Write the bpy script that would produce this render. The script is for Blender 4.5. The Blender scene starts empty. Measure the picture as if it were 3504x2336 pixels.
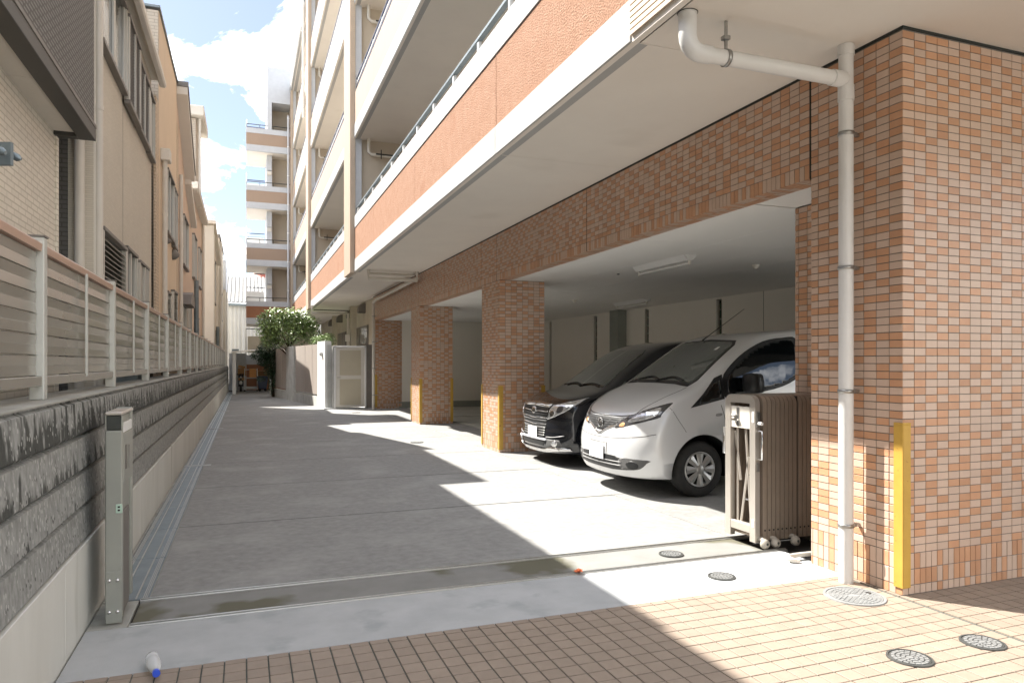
import bpy, bmesh, math, random
from mathutils import Vector, Matrix
from mathutils.bvhtree import BVHTree
random.seed(7)
SC = bpy.context.scene
COL = SC.collection
R = math.radians
# ---------------------------------------------------------------- camera
cam = bpy.data.objects.new('camera', bpy.data.cameras.new('camera')); COL.objects.link(cam)
cam.data.sensor_width = 36.0; cam.data.lens = 36 * 2420 / 3504
cam.data.shift_y = 72 / 3504
cam.data.clip_start = 0.05; cam.data.clip_end = 2000
cam.location = (0, 0, 1.46); cam.rotation_euler = (R(90), 0, -R(20.65))
SC.camera = cam
# ---------------------------------------------------------------- world and sun
SUN = Vector((-1.0, 1.2, 1.8)).normalized()          # towards the sun
EL = math.asin(SUN.z); AZ = math.atan2(SUN.x, SUN.y)  # azimuth from +Y towards +X
W = bpy.data.worlds.new('World'); SC.world = W; W.use_nodes = True
nt = W.node_tree; N = nt.nodes; L = nt.links
N.clear()
out = N.new('ShaderNodeOutputWorld'); bg = N.new('ShaderNodeBackground')
sky = N.new('ShaderNodeTexSky'); sky.sky_type = 'NISHITA'; sky.sun_disc = False
sky.sun_elevation = EL; sky.sun_rotation = AZ; sky.air_density = 1.0; sky.dust_density = 0.8; sky.ozone_density = 3.0
tc = N.new('ShaderNodeTexCoord'); sep = N.new('ShaderNodeSeparateXYZ'); L.new(tc.outputs['Generated'], sep.inputs[0])
def m(op, a, b=None, c=None, tree=None, clamp=False):
    tr = tree or nt
    n = tr.nodes.new('ShaderNodeMath'); n.operation = op; n.use_clamp = clamp
    for i, v in enumerate((a, b, c)):
        if v is None: continue
        if isinstance(v, (int, float)): n.inputs[i].default_value = v
        else: tr.links.new(v, n.inputs[i])
    return n.outputs[0]
zz = m('ADD', m('MAXIMUM', sep.outputs[2], 0.0), 0.12)
px = m('DIVIDE', sep.outputs[0], zz); py = m('DIVIDE', sep.outputs[1], zz)
cv = N.new('ShaderNodeCombineXYZ'); L.new(px, cv.inputs[0]); L.new(py, cv.inputs[1])
nz = N.new('ShaderNodeTexNoise'); nz.inputs['Scale'].default_value = 1.25; nz.inputs['Detail'].default_value = 9
nz.inputs['Roughness'].default_value = 0.62; nz.inputs['Distortion'].default_value = 0.35
mp = N.new('ShaderNodeMapping'); mp.inputs['Scale'].default_value = (1.6, 1.0, 1); mp.inputs['Location'].default_value = (3.1, 0.15, 0)
mp.inputs['Rotation'].default_value = (0, 0, 0.5)
L.new(cv.outputs[0], mp.inputs[0]); L.new(mp.outputs[0], nz.inputs['Vector'])
cl = m('MULTIPLY', m('SUBTRACT', nz.outputs['Fac'], 0.50), 7.0, clamp=True)
mixc = N.new('ShaderNodeMixRGB'); L.new(m('ADD', m('MULTIPLY', cl, 0.9), 0.028), mixc.inputs[0])
dim = N.new('ShaderNodeMixRGB'); dim.blend_type = 'MULTIPLY'; dim.inputs[0].default_value = 1; dim.inputs[2].default_value = (.50, .47, .46, 1)
L.new(sky.outputs[0], dim.inputs[1]); L.new(dim.outputs[0], mixc.inputs[1]); mixc.inputs[2].default_value = (21, 20.8, 20.6, 1)
L.new(mixc.outputs[0], bg.inputs[0]); bg.inputs[1].default_value = 0.050
L.new(bg.outputs[0], out.inputs[0])
sd = bpy.data.lights.new('sun', 'SUN'); sd.energy = 2.0; sd.angle = R(0.53); sd.color = (1.0, 0.95, 0.87)
so = bpy.data.objects.new('sun', sd); COL.objects.link(so)
so.rotation_euler = (-SUN).to_track_quat('-Z', 'Y').to_euler(); so.location = (-20, 24, 36)
V = SC.view_settings; V.view_transform = 'Standard'; V.look = 'None'; V.gamma = 1.0; V.use_curve_mapping = False
V.exposure = 2.88
SC.display_settings.display_device = 'sRGB'
SC.cycles.max_bounces = 10; SC.cycles.diffuse_bounces = 6; SC.cycles.glossy_bounces = 4
SC.cycles.use_denoising = True

# ---------------------------------------------------------------- materials
def srgb(*c):
    r = []
    for v in c[:3]:
        v = v / 255.0
        r.append(v / 12.92 if v <= 0.04045 else ((v + 0.055) / 1.055) ** 2.4)
    return tuple(r) + (1,)
MATS = {}
def mat(name, c1, c2=None, scale=3.0, detail=6, rough=0.8, metal=0.0, bump=0.0, bscale=60, stretch=(1, 1, 1), rnd=0.0, coat=0.0,
        c3=None, s3=20, t3=0.62, w3=0.06, spec=0.5, rvar=0.0, space='pos', bdist=0.01, contrast=1.0, streak=0):
    M = bpy.data.materials.new(name); M.use_nodes = True
    t = M.node_tree; n = t.nodes; l = t.links; b = n['Principled BSDF']
    c1 = tuple(c1)[:3] + (1,); c2 = tuple(c2)[:3] + (1,) if c2 else c1
    b.inputs['Roughness'].default_value = rough; b.inputs['Metallic'].default_value = metal
    b.inputs['Specular IOR Level'].default_value = spec
    if coat: b.inputs['Coat Weight'].default_value = coat; b.inputs['Coat Roughness'].default_value = 0.03
    if space == 'pos':
        g = n.new('ShaderNodeNewGeometry'); src = g.outputs['Position']
    else:
        g = n.new('ShaderNodeTexCoord'); src = g.outputs['Object']
    mpn = n.new('ShaderNodeMapping'); mpn.inputs['Scale'].default_value = stretch; l.new(src, mpn.inputs[0])
    colr = None
    z = n.new('ShaderNodeTexNoise'); z.inputs['Scale'].default_value = scale; z.inputs['Detail'].default_value = detail
    z.inputs['Roughness'].default_value = 0.62
    l.new(mpn.outputs[0], z.inputs['Vector'])
    f = m('ADD', m('MULTIPLY', m('SUBTRACT', z.outputs['Fac'], 0.5, tree=t), 2.6 * contrast, tree=t), 0.5, tree=t, clamp=True)
    mx = n.new('ShaderNodeMixRGB'); mx.inputs[1].default_value = c1; mx.inputs[2].default_value = c2; l.new(f, mx.inputs[0])
    colr = mx.outputs[0]
    if c3:
        z3 = n.new('ShaderNodeTexNoise'); z3.inputs['Scale'].default_value = s3; z3.inputs['Detail'].default_value = 4
        if streak:
            mp3 = n.new('ShaderNodeMapping'); mp3.inputs['Scale'].default_value = (1, 1, streak); l.new(src, mp3.inputs[0]); l.new(mp3.outputs[0], z3.inputs['Vector'])
        else: l.new(src, z3.inputs['Vector'])
        f3 = m('DIVIDE', m('SUBTRACT', z3.outputs['Fac'], t3, tree=t), w3, tree=t, clamp=True)
        mx3 = n.new('ShaderNodeMixRGB'); l.new(f3, mx3.inputs[0]); l.new(colr, mx3.inputs[1]); mx3.inputs[2].default_value = tuple(c3)[:3] + (1,)
        colr = mx3.outputs[0]
    if rnd:
        oi = n.new('ShaderNodeObjectInfo'); g2 = n.new('ShaderNodeNewGeometry')
        s = m('FRACT', m('ADD', oi.outputs['Random'], g2.outputs['Random Per Island'], tree=t), tree=t)
        h = n.new('ShaderNodeHueSaturation'); l.new(colr, h.inputs['Color'])
        l.new(m('ADD', m('MULTIPLY', m('SUBTRACT', s, 0.5, tree=t), 2 * rnd, tree=t), 1.0, tree=t), h.inputs['Value'])
        colr = h.outputs[0]
    l.new(colr, b.inputs['Base Color'])
    if rvar:
        l.new(m('ADD', m('MULTIPLY', f, rvar, tree=t), rough - rvar / 2, tree=t, clamp=True), b.inputs['Roughness'])
    if bump:
        zb = n.new('ShaderNodeTexNoise'); zb.inputs['Scale'].default_value = bscale; zb.inputs['Detail'].default_value = 5
        l.new(mpn.outputs[0], zb.inputs['Vector'])
        bp = n.new('ShaderNodeBump'); bp.inputs['Strength'].default_value = bump; bp.inputs['Distance'].default_value = bdist
        l.new(zb.outputs['Fac'], bp.inputs['Height']); l.new(bp.outputs[0], b.inputs['Normal'])
    MATS[name] = M
    return M
def siding(name, c1, c2, kx, kz, axis=1, bump=0.5, rough=0.75, mort=0.06, sq=0.5, dist=0.006):
    """brick-patterned siding board relief, axis = the horizontal coordinate (0 x, 1 y)"""
    M = mat(name, c1, c1, rough=rough); t = M.node_tree; n = t.nodes; l = t.links; b = n['Principled BSDF']
    g = n.new('ShaderNodeNewGeometry'); s = n.new('ShaderNodeSeparateXYZ'); l.new(g.outputs['Position'], s.inputs[0])
    cvv = n.new('ShaderNodeCombineXYZ'); l.new(m('ADD', s.outputs[0], s.outputs[1], tree=t), cvv.inputs[0]); l.new(s.outputs[2], cvv.inputs[1])
    br = n.new('ShaderNodeTexBrick'); l.new(cvv.outputs[0], br.inputs['Vector']); br.inputs['Scale'].default_value = 1
    br.inputs['Brick Width'].default_value = kx; br.inputs['Row Height'].default_value = kz; br.inputs['Mortar Size'].default_value = kz * mort
    br.inputs['Mortar Smooth'].default_value = 0.3; br.offset = sq
    c2 = tuple(c2)[:3]; br.inputs['Color1'].default_value = tuple(c1)[:3] + (1,); br.inputs['Color2'].default_value = tuple(v * 0.93 for v in c1[:3]) + (1,)
    br.inputs['Mortar'].default_value = c2 + (1,)
    nzz = n.new('ShaderNodeTexNoise'); nzz.inputs['Scale'].default_value = 1.2; l.new(g.outputs['Position'], nzz.inputs['Vector'])
    h = n.new('ShaderNodeHueSaturation'); l.new(br.outputs['Color'], h.inputs['Color']); l.new(m('ADD', m('MULTIPLY', nzz.outputs['Fac'], 0.16, tree=t), 0.92, tree=t), h.inputs['Value'])
    l.new(h.outputs[0], b.inputs['Base Color'])
    bp = n.new('ShaderNodeBump'); bp.inputs['Strength'].default_value = bump; bp.inputs['Distance'].default_value = dist; bp.invert = True
    l.new(br.outputs['Fac'], bp.inputs['Height']); l.new(bp.outputs[0], b.inputs['Normal'])
    return M
M_ = MATS
mat('tile_light', (.565, .415, .325), (.53, .39, .305), scale=8, rough=0.33, rnd=0.05, c3=(.47, .355, .28), s3=1.7, t3=0.54, w3=0.3, streak=0.35, bump=0.15, bscale=150, bdist=0.002)
mat('tile_dark', (.54, .30, .175), (.50, .265, .15), scale=8, rough=0.33, rnd=0.09, c3=(.44, .25, .145), s3=1.7, t3=0.54, w3=0.3, streak=0.35, bump=0.15, bscale=150, bdist=0.002)
mat('grout', (.20, .18, .16), (.16, .145, .13), scale=10, rough=0.95)
mat('black_seal', (.012, .016, .013), rough=0.6)
mat('white_stucco', (.43, .43, .425), (.395, .395, .39), scale=2.5, rough=0.9, bump=0.35, bscale=140, bdist=0.004, c3=(.38, .38, .37), s3=3.5, t3=0.66, w3=0.15, streak=0.2)
mat('orange_stucco', (.36, .20, .125), (.31, .16, .092), scale=9, rough=0.95, bump=1.0, bscale=60, bdist=0.02, c3=(.30, .14, .075), s3=1.6, t3=0.6, w3=0.15)
mat('brown_shade_stucco', (.36, .17, .095), (.32, .15, .085), scale=5, rough=0.95, bump=0.4, bscale=50)  # brown panel colour; on the wing's lowest parapet it paints in the shade
mat('peach_paint', (.38, .28, .21), (.36, .265, .20), scale=3, rough=0.85, bump=0.1, bscale=80, bdist=0.003)
mat('soffit_paint', (.80, .755, .69), (.76, .715, .655), scale=1.2, rough=0.92, bump=0.35, bscale=190, bdist=0.004, c3=(.73, .685, .62), s3=1.1, t3=0.6, w3=0.15)
mat('beige_wall', (.55, .48, .39), (.50, .44, .36), scale=1.4, rough=0.9, bump=0.1, bscale=80)
mat('cream_wall', (.60, .57, .48), (.50, .47, .38), scale=1.6, rough=0.9, bump=0.15, bscale=70, c3=(.36, .34, .27), s3=2.6, t3=0.62, w3=0.2, streak=0.3)
mat('garage_white', (.82, .795, .73), (.79, .765, .70), scale=1.0, rough=0.9)
mat('garage_ceiling', (.85, .84, .81), (.83, .82, .79), scale=1.0, rough=0.85, rnd=0.015)
mat('garage_pier', (.30, .32, .29), (.26, .28, .25), scale=2, rough=0.9)
mat('pil_side', (.55, .45, .35), (.50, .41, .32), scale=4, rough=0.7)
mat('concrete', (.285, .285, .278), (.205, .205, .20), scale=13, detail=15, rough=0.9, bump=0.3, bscale=130, bdist=0.004, c3=(.35, .35, .34), s3=1.5, t3=0.50, w3=0.35, rnd=0.03)
mat('concrete_old', (.40, .40, .37), (.27, .27, .245), scale=3, detail=9, rough=0.92, bump=0.35, bscale=90, bdist=0.004, c3=(.15, .15, .12), s3=1.8, t3=0.6, w3=0.15)
mat('concrete_new', (.45, .465, .475), (.37, .385, .395), scale=3.2, detail=9, rough=0.85, bump=0.3, bscale=90, bdist=0.004, c3=(.33, .35, .36), s3=3.6, t3=0.57, w3=0.12)
mat('concrete_damp', (.25, .25, .24), (.19, .19, .18), scale=2.2, detail=9, rough=0.85, bump=0.3, bscale=120, bdist=0.003, c3=(.12, .115, .08), s3=0.85, t3=0.53, w3=0.04)
mat('garage_floor', (.50, .505, .465), (.40, .405, .375), scale=1.5, detail=8, rough=0.75, bump=0.15, bscale=60, c3=(.20, .21, .18), s3=1.0, t3=0.56, w3=0.2)
mat('plinth_concrete', (.66, .66, .62), (.56, .56, .52), scale=2.2, detail=8, rough=0.9, bump=0.25, bscale=60, bdist=0.004, stretch=(1, 1, .25), c3=(.22, .22, .16), s3=2.3, t3=0.64, w3=0.15, streak=0.15)
mat('paving', (.29, .232, .184), (.26, .207, .163), scale=12, rough=0.62, rnd=0.055, bump=0.2, bscale=120, bdist=0.002, c3=(.27, .18, .13), s3=110, t3=0.70, w3=0.03)
mat('pave_grout', (.075, .085, .075), (.11, .12, .11), scale=20, rough=0.95)
mat('street_concrete', (.36, .355, .34), (.30, .295, .285), scale=2, rough=0.9)
mat('asphalt', (.10, .10, .10), (.08, .08, .08), scale=20, rough=0.95)
mat('dirt', (.05, .045, .04), (.035, .03, .025), scale=4, rough=1.0)
mat('white_line', (.62, .62, .58), (.45, .45, .42), scale=9, rough=0.7)
mat('yellow_guard', (.54, .33, .055), (.47, .285, .05), scale=9, rough=0.5, c3=(.35, .18, .04), s3=22, t3=0.66, w3=0.05, bump=0.1, bscale=90, bdist=0.003)
mat('pvc', (.66, .63, .57), (.61, .58, .52), scale=4, rough=0.35, c3=(.45, .41, .33), s3=5, t3=0.68, w3=0.1, streak=0.2)
mat('castor_grey', (.40, .37, .32), (.35, .32, .28), scale=9, rough=0.5)
mat('pvc_white', (.70, .695, .68), (.66, .655, .64), scale=4, rough=0.35)
mat('steel', (.42, .42, .41), (.34, .34, .33), scale=30, rough=0.35, metal=0.9)
mat('dark_steel', (.06, .065, .06), (.045, .05, .045), scale=20, rough=0.5, metal=0.3)
mat('aluminium', (.62, .62, .60), (.55, .55, .53), scale=40, rough=0.34, metal=0.85, stretch=(1, 1, .1))
mat('alu_post', (.60, .61, .575), (.56, .57, .54), scale=4, rough=0.45, metal=0.35)
mat('rail_reflection_tint', (.56, .385, .30), (.52, .36, .28), scale=3, rough=0.35, metal=0.2)  # orange fascia mirrored in the metal top rail, painted in as base colour
mat('catch_metal', (.37, .38, .345), (.33, .34, .31), scale=4, rough=0.4, metal=0.4)
mat('champagne', (.40, .385, .345), (.36, .35, .315), scale=3, rough=0.27, metal=0.5, bump=0.05, bscale=3, bdist=0.01, stretch=(1, .3, 1))
mat('gate_frame', (.60, .555, .50), (.56, .52, .47), scale=5, rough=0.3, metal=0.6)
mat('gate_brown', (.42, .34, .275), (.38, .31, .25), scale=5, rough=0.30, metal=0.5)
mat('galvanised', (.24, .28, .30), (.17, .205, .22), scale=6, detail=8, rough=0.5, metal=0.6)
mat('iron_cover', (.10, .103, .10), (.065, .068, .065), scale=14, rough=0.6, metal=0.4)
mat('iron_light', (.26, .265, .265), (.21, .215, .215), scale=14, rough=0.55, metal=0.2)
mat('cover_grey', (.24, .245, .245), (.21, .215, .215), scale=12, rough=0.7)
mat('navy_rail', (.03, .04, .09), rough=0.4, metal=0.3)
mat('white_paint', (.78, .78, .77), (.74, .74, .73), scale=5, rough=0.55)
mat('grey_paint', (.55, .57, .60), (.50, .52, .55), scale=5, rough=0.6)
siding('cream_siding', (.78, .735, .65), (.56, .52, .44), .17, .048, bump=0.7, mort=0.12, sq=0.33)
siding('taupe_siding', (.62, .575, .49), (.51, .47, .395), .12, .022, bump=0.35, mort=0.14)
siding('pale_brick', (.56, .50, .42), (.38, .33, .27), .22, .055, bump=0.5, mort=0.12)
siding('tan_brick', (.62, .50, .37), (.42, .33, .24), .22, .055, bump=0.5, mort=0.14)
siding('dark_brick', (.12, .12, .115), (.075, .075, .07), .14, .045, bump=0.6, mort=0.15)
siding('grey_panel', (.24, .235, .225), (.11, .107, .10), .11, .034, bump=0.9, mort=0.3, sq=0.4, dist=0.012)
mat('peach_house', (.72, .58, .43), (.68, .55, .405), scale=2, rough=0.9, bump=0.2, bscale=120, bdist=0.003, c3=(.62, .49, .355), s3=1.5, t3=0.6, w3=0.2, streak=0.2)
mat('pink_house', (.66, .51, .40), (.62, .48, .375), scale=2, rough=0.9, bump=0.2, bscale=120, bdist=0.003)
mat('cream_house', (.66, .60, .50), (.62, .565, .47), scale=2, rough=0.9)
mat('pale_house', (.64, .63, .58), (.60, .59, .54), scale=2, rough=0.9)
mat('eave_cream', (.72, .69, .63), (.68, .65, .59), scale=4, rough=0.7)
mat('taupe_trim', (.20, .185, .17), (.17, .16, .145), scale=6, rough=0.5, metal=0.2)
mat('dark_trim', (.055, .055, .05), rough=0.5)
mat('sash_alu', (.52, .51, .47), rough=0.4, metal=0.5)
mat('curtain', (.42, .43, .40), (.52, .52, .49), scale=9, rough=0.9, stretch=(1, 14, .2))
mat('lattice', (.15, .145, .14), (.18, .175, .165), scale=3, rough=0.55)
mat('shutter_slat', (.36, .34, .30), rough=0.5)
mat('tin_white', (.62, .62, .60), (.56, .56, .55), scale=2, rough=0.5, metal=0.1, c3=(.45, .45, .43), s3=2, t3=0.6, w3=0.2, streak=0.1)
mat('roof_sheet', (.40, .39, .37), (.25, .245, .23), scale=6, rough=0.8)
mat('red_tank', (.30, .09, .06), rough=0.5)
mat('wood_brown', (.24, .13, .05), (.18, .10, .04), scale=8, rough=0.7, stretch=(1, 1, .2))
mat('box_card', (.55, .32, .15), (.48, .27, .12), scale=7, rough=0.85)
mat('box_orange', (.70, .34, .13), (.64, .30, .11), scale=7, rough=0.8)
mat('blue_plastic', (.03, .045, .09), rough=0.5)
mat('black_plastic', (.016, .017, .018), rough=0.45)
mat('rubber', (.022, .022, .022), (.035, .034, .032), scale=20, rough=0.8)
mat('hub_silver', (.50, .50, .49), rough=0.35, metal=0.6)
mat('door_tan', (.50, .45, .34), (.47, .42, .32), scale=3, rough=0.55)
mat('fence_taupe', (.36, .315, .28), (.33, .29, .26), scale=3, rough=0.6, stretch=(1, 1, .3))
mat('pier_conc', (.50, .50, .48), (.38, .38, .36), scale=3, detail=8, rough=0.9, bump=0.25, bscale=50, c3=(.22, .23, .20), s3=2.5, t3=0.64, w3=0.12, streak=0.2)
mat('white_conc', (.70, .70, .68), (.64, .64, .62), scale=3, rough=0.85)
mat('bark', (.10, .075, .05), (.06, .045, .03), scale=20, rough=0.95, bump=0.5, bscale=40)
mat('leaf', (.32, .42, .17), (.16, .24, .09), scale=3, rough=0.28, rnd=0.35, spec=0.7)
mat('leaf_dark', (.05, .11, .045), (.03, .07, .035), scale=3, rough=0.45, rnd=0.35)
mat('van_silver', (.70, .71, .72), (.70, .71, .72), rough=0.30, metal=0.2, coat=1.0)
mat('van_black', (.008, .009, .013), rough=0.12, metal=0.2, coat=1.0)
mat('car_glass', (.075, .09, .08), rough=0.02, spec=0.9, coat=0.6)
mat('car_glass_dark', (.006, .008, .009), rough=0.02, spec=0.9)
mat('seam', (.10, .10, .10), rough=0.7)
mat('seam_light', (.30, .30, .30), rough=0.5)
mat('chrome', (.72, .72, .72), rough=0.08, metal=1.0)
mat('lamp_glass', (.80, .81, .82), (.42, .43, .44), scale=14, rough=0.12, metal=0.6, coat=1.0)
mat('lamp_dark', (.05, .05, .055), rough=0.1, coat=1.0)
mat('amber', (.55, .30, .15), rough=0.15, coat=1.0)
mat('plate', (.86, .86, .86), rough=0.5)
mat('tube_light', (.72, .72, .70), rough=0.3)
mat('glass_block', (.035, .06, .05), (.07, .09, .06), scale=12, rough=0.15)
mat('window_dark', (.05, .06, .055), (.10, .11, .10), scale=2.5, rough=0.08, spec=0.8)
mat('leaf_orange', (.60, .16, .06), rough=0.8)
mat('bottle_cap', (.03, .09, .62), rough=0.4)
mat('plug_green', (.45, .60, .50), rough=0.5)
# mortared block wall: vertical streaks, black stains and white chips
def mk_block():
    M = mat('block_wall', (.36, .365, .35), (.19, .195, .185), scale=30, detail=9, rough=0.9, stretch=(1, 1, .55), bump=0.5, bscale=75, bdist=0.004)
    t = M.node_tree; n = t.nodes; l = t.links; b = n['Principled BSDF']
    g = n.new('ShaderNodeNewGeometry'); cur = b.inputs['Base Color'].links[0].from_socket
    sp = n.new('ShaderNodeSeparateXYZ'); l.new(g.outputs['Position'], sp.inputs[0])
    mp1 = n.new('ShaderNodeMapping'); mp1.inputs['Scale'].default_value = (3, 8, 2.6); l.new(g.outputs['Position'], mp1.inputs[0])
    z1 = n.new('ShaderNodeTexNoise'); z1.inputs['Scale'].default_value = 1.6; z1.inputs['Detail'].default_value = 8; l.new(mp1.outputs[0], z1.inputs['Vector'])
    cz = m('DIVIDE', m('SUBTRACT', sp.outputs[2], 0.474, tree=t), 0.197, tree=t)
    hz = m('ADD', m('MULTIPLY', m('SUBTRACT', m('FLOOR', cz, tree=t), 2.3, tree=t), 0.115, tree=t), m('MULTIPLY', m('SUBTRACT', 0.55, m('FRACT', cz, tree=t), tree=t), 0.24, tree=t), tree=t)
    stain = m('DIVIDE', m('SUBTRACT', m('ADD', z1.outputs['Fac'], hz, tree=t), 0.515, tree=t), 0.10, tree=t, clamp=True)
    a = n.new('ShaderNodeMixRGB'); l.new(m('MULTIPLY', stain, 0.9, tree=t), a.inputs[0]); l.new(cur, a.inputs[1]); a.inputs[2].default_value = (.028, .031, .026, 1)
    vo = n.new('ShaderNodeTexVoronoi'); vo.inputs['Scale'].default_value = 48; mp2 = n.new('ShaderNodeMapping'); mp2.inputs['Scale'].default_value = (1, 1, .55)
    l.new(g.outputs['Position'], mp2.inputs[0]); l.new(mp2.outputs[0], vo.inputs['Vector'])
    r1 = n.new('ShaderNodeSeparateXYZ'); l.new(vo.outputs['Color'], r1.inputs[0])
    chip = m('MULTIPLY', m('LESS_THAN', vo.outputs['Distance'], 0.27, tree=t), m('GREATER_THAN', r1.outputs[0], 0.68, tree=t), tree=t)
    c = n.new('ShaderNodeMixRGB'); l.new(m('MULTIPLY', chip, 0.75, tree=t), c.inputs[0]); l.new(a.outputs[0], c.inputs[1]); c.inputs[2].default_value = (.50, .50, .48, 1)
    pit = m('MULTIPLY', m('LESS_THAN', vo.outputs['Distance'], 0.24, tree=t), m('LESS_THAN', r1.outputs[0], 0.14, tree=t), tree=t)
    d = n.new('ShaderNodeMixRGB'); l.new(pit, d.inputs[0]); l.new(c.outputs[0], d.inputs[1]); d.inputs[2].default_value = (.02, .02, .02, 1)
    l.new(d.outputs[0], b.inputs['Base Color'])
mk_block()
def mk_glass():
    M = bpy.data.materials.new('clear_plastic'); M.use_nodes = True; b = M.node_tree.nodes['Principled BSDF']
    b.inputs['Transmission Weight'].default_value = 0.62; b.inputs['Roughness'].default_value = 0.15; b.inputs['IOR'].default_value = 1.3
    b.inputs['Base Color'].default_value = (.93, .95, .96, 1); MATS['clear_plastic'] = M
mk_glass()

# ---------------------------------------------------------------- mesh builder
class MB:
    def __init__(s): s.v = []; s.f = []; s.mi = []; s.mats = []; s.sm = []
    def mid(s, mt):
        if mt not in s.mats: s.mats.append(mt)
        return s.mats.index(mt)
    def add(s, vs, fs, mt, smooth=False):
        o = len(s.v); s.v += [tuple(v) for v in vs]; k = s.mid(mt)
        for f in fs: s.f.append(tuple(i + o for i in f)); s.mi.append(k); s.sm.append(smooth)
        return s
    def box(s, x0, x1, y0, y1, z0, z1, mt):
        if x0 > x1: x0, x1 = x1, x0
        if y0 > y1: y0, y1 = y1, y0
        if z0 > z1: z0, z1 = z1, z0
        return s.add([(x0, y0, z0), (x1, y0, z0), (x1, y1, z0), (x0, y1, z0), (x0, y0, z1), (x1, y0, z1), (x1, y1, z1), (x0, y1, z1)],
              [(0, 3, 2, 1), (4, 5, 6, 7), (0, 1, 5, 4), (1, 2, 6, 5), (2, 3, 7, 6), (3, 0, 4, 7)], mt)
    def cbox(s, x0, x1, y0, y1, z0, z1, mt, c=0.004):
        """box with chamfered edges: 24 vertices"""
        if x0 > x1: x0, x1 = x1, x0
        if y0 > y1: y0, y1 = y1, y0
        if z0 > z1: z0, z1 = z1, z0
        vs = []
        for a in (0, 1):
            for b in (0, 1):
                for d in (0, 1):
                    X = (x0, x1)[a]; Y = (y0, y1)[b]; Z = (z0, z1)[d]; sx = (1, -1)[a] * c; sy = (1, -1)[b] * c; sz = (1, -1)[d] * c
                    vs += [(X, Y + sy, Z + sz), (X + sx, Y, Z + sz), (X + sx, Y + sy, Z)]
        bm = bmesh.new()
        bv = [bm.verts.new(v) for v in vs]
        r = bmesh.ops.convex_hull(bm, input=bv)
        bmesh.ops.recalc_face_normals(bm, faces=bm.faces)
        bmesh.ops.dissolve_limit(bm, angle_limit=0.02, verts=bm.verts, edges=bm.edges)
        bm.verts.index_update()
        s.add([v.co[:] for v in bm.verts], [[v.index for v in f.verts] for f in bm.faces], mt); bm.free()
        return s
    def tube(s, pts, r, mt, n=12, caps=True, radii=None):
        P = [Vector(p) for p in pts]; rings = []
        up = None
        for i, p in enumerate(P):
            d = (P[min(i + 1, len(P) - 1)] - P[max(i - 1, 0)]).normalized()
            if up is None:
                up = Vector((0, 0, 1)) if abs(d.z) < 0.9 else Vector((1, 0, 0))
            a = d.cross(up).normalized(); b = a.cross(d).normalized(); up = b
            rr = radii[i] if radii else r
            rings.append([p + (a * math.cos(2 * math.pi * k / n) + b * math.sin(2 * math.pi * k / n)) * rr for k in range(n)])
        vs = [v for rg in rings for v in rg]; fs = []
        for i in range(len(P) - 1):
            for k in range(n):
                k2 = (k + 1) % n
                fs.append((i * n + k, (i + 1) * n + k, (i + 1) * n + k2, i * n + k2))
        s.add(vs, fs, mt, True)
        if caps:
            s.add(rings[0], [tuple(range(n))], mt); s.add(rings[-1], [tuple(reversed(range(n)))], mt)
        return s
    def prism(s, poly, lo, hi, mt, axis='z'):
        """extrude a 2D outline; axis z: (x,y); x: (y,z); y: (x,z)"""
        n = len(poly)
        def P(a, b, c): return {'z': (a, b, c), 'x': (c, a, b), 'y': (a, c, b)}[axis]
        vs = [P(a, b, lo) for a, b in poly] + [P(a, b, hi) for a, b in poly]
        fs = [tuple(range(n)), tuple(reversed(range(n, 2 * n)))] + [(i, i + n, (i + 1) % n + n, (i + 1) % n) for i in range(n)]
        bm = bmesh.new(); bv = [bm.verts.new(v) for v in vs]
        for f in fs: bm.faces.new([bv[i] for i in f])
        bmesh.ops.recalc_face_normals(bm, faces=bm.faces); bm.verts.index_update()
        s.add([v.co[:] for v in bm.verts], [[v.index for v in f.verts] for f in bm.faces], mt); bm.free()
        return s
    def lathe(s, prof, c, mt, n=24, axis='z', smooth=True):
        vs = []; fs = []
        for r, h in prof:
            for k in range(n):
                a = 2 * math.pi * k / n; u, w = r * math.cos(a), r * math.sin(a)
                p = {'z': (u, w, h), 'x': (h, u, w), 'y': (w, h, u)}[axis]
                vs.append((c[0] + p[0], c[1] + p[1], c[2] + p[2]))
        for i in range(len(prof) - 1):
            for k in range(n):
                k2 = (k + 1) % n; fs.append((i * n + k, i * n + k2, (i + 1) * n + k2, (i + 1) * n + k))
        s.add(vs, fs, mt, smooth)
        return s
    def quad(s, a, b, c, d, mt): return s.add([a, b, c, d], [(0, 1, 2, 3)], mt)
    def mesh(s, name, org=(0, 0, 0)):
        me = bpy.data.meshes.new(name)
        me.from_pydata([(x - org[0], y - org[1], z - org[2]) for x, y, z in s.v], [], s.f)
        for k in s.mats: me.materials.append(MATS[k])
        me.polygons.foreach_set('material_index', s.mi); me.polygons.foreach_set('use_smooth', s.sm)
        me.update(); return me
    def build(s, name, parent=None, label=None, cat=None, group=None, kind=None, org=None):
        if parent is not None: o0 = world_loc(parent)
        else: o0 = org or (0, 0, 0)
        ob = bpy.data.objects.new(name, s.mesh(name, o0)); COL.objects.link(ob)
        if parent is not None: ob.parent = parent
        else: ob.location = o0
        ob['_w'] = tuple(o0) if parent is not None else tuple(o0)
        tag(ob, label, cat, group, kind)
        return ob
def world_loc(o):
    return tuple(o['_w'])
def tag(o, label=None, cat=None, group=None, kind=None):
    if label: o['label'] = label
    if cat: o['category'] = cat
    if group: o['group'] = group
    if kind: o['kind'] = kind
    return o
def thing(name, loc, label, cat, group=None, kind=None):
    e = bpy.data.objects.new(name, None); COL.objects.link(e); e.location = loc; e['_w'] = tuple(loc)
    e.empty_display_size = 0.2
    return tag(e, label, cat, group, kind)
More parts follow.
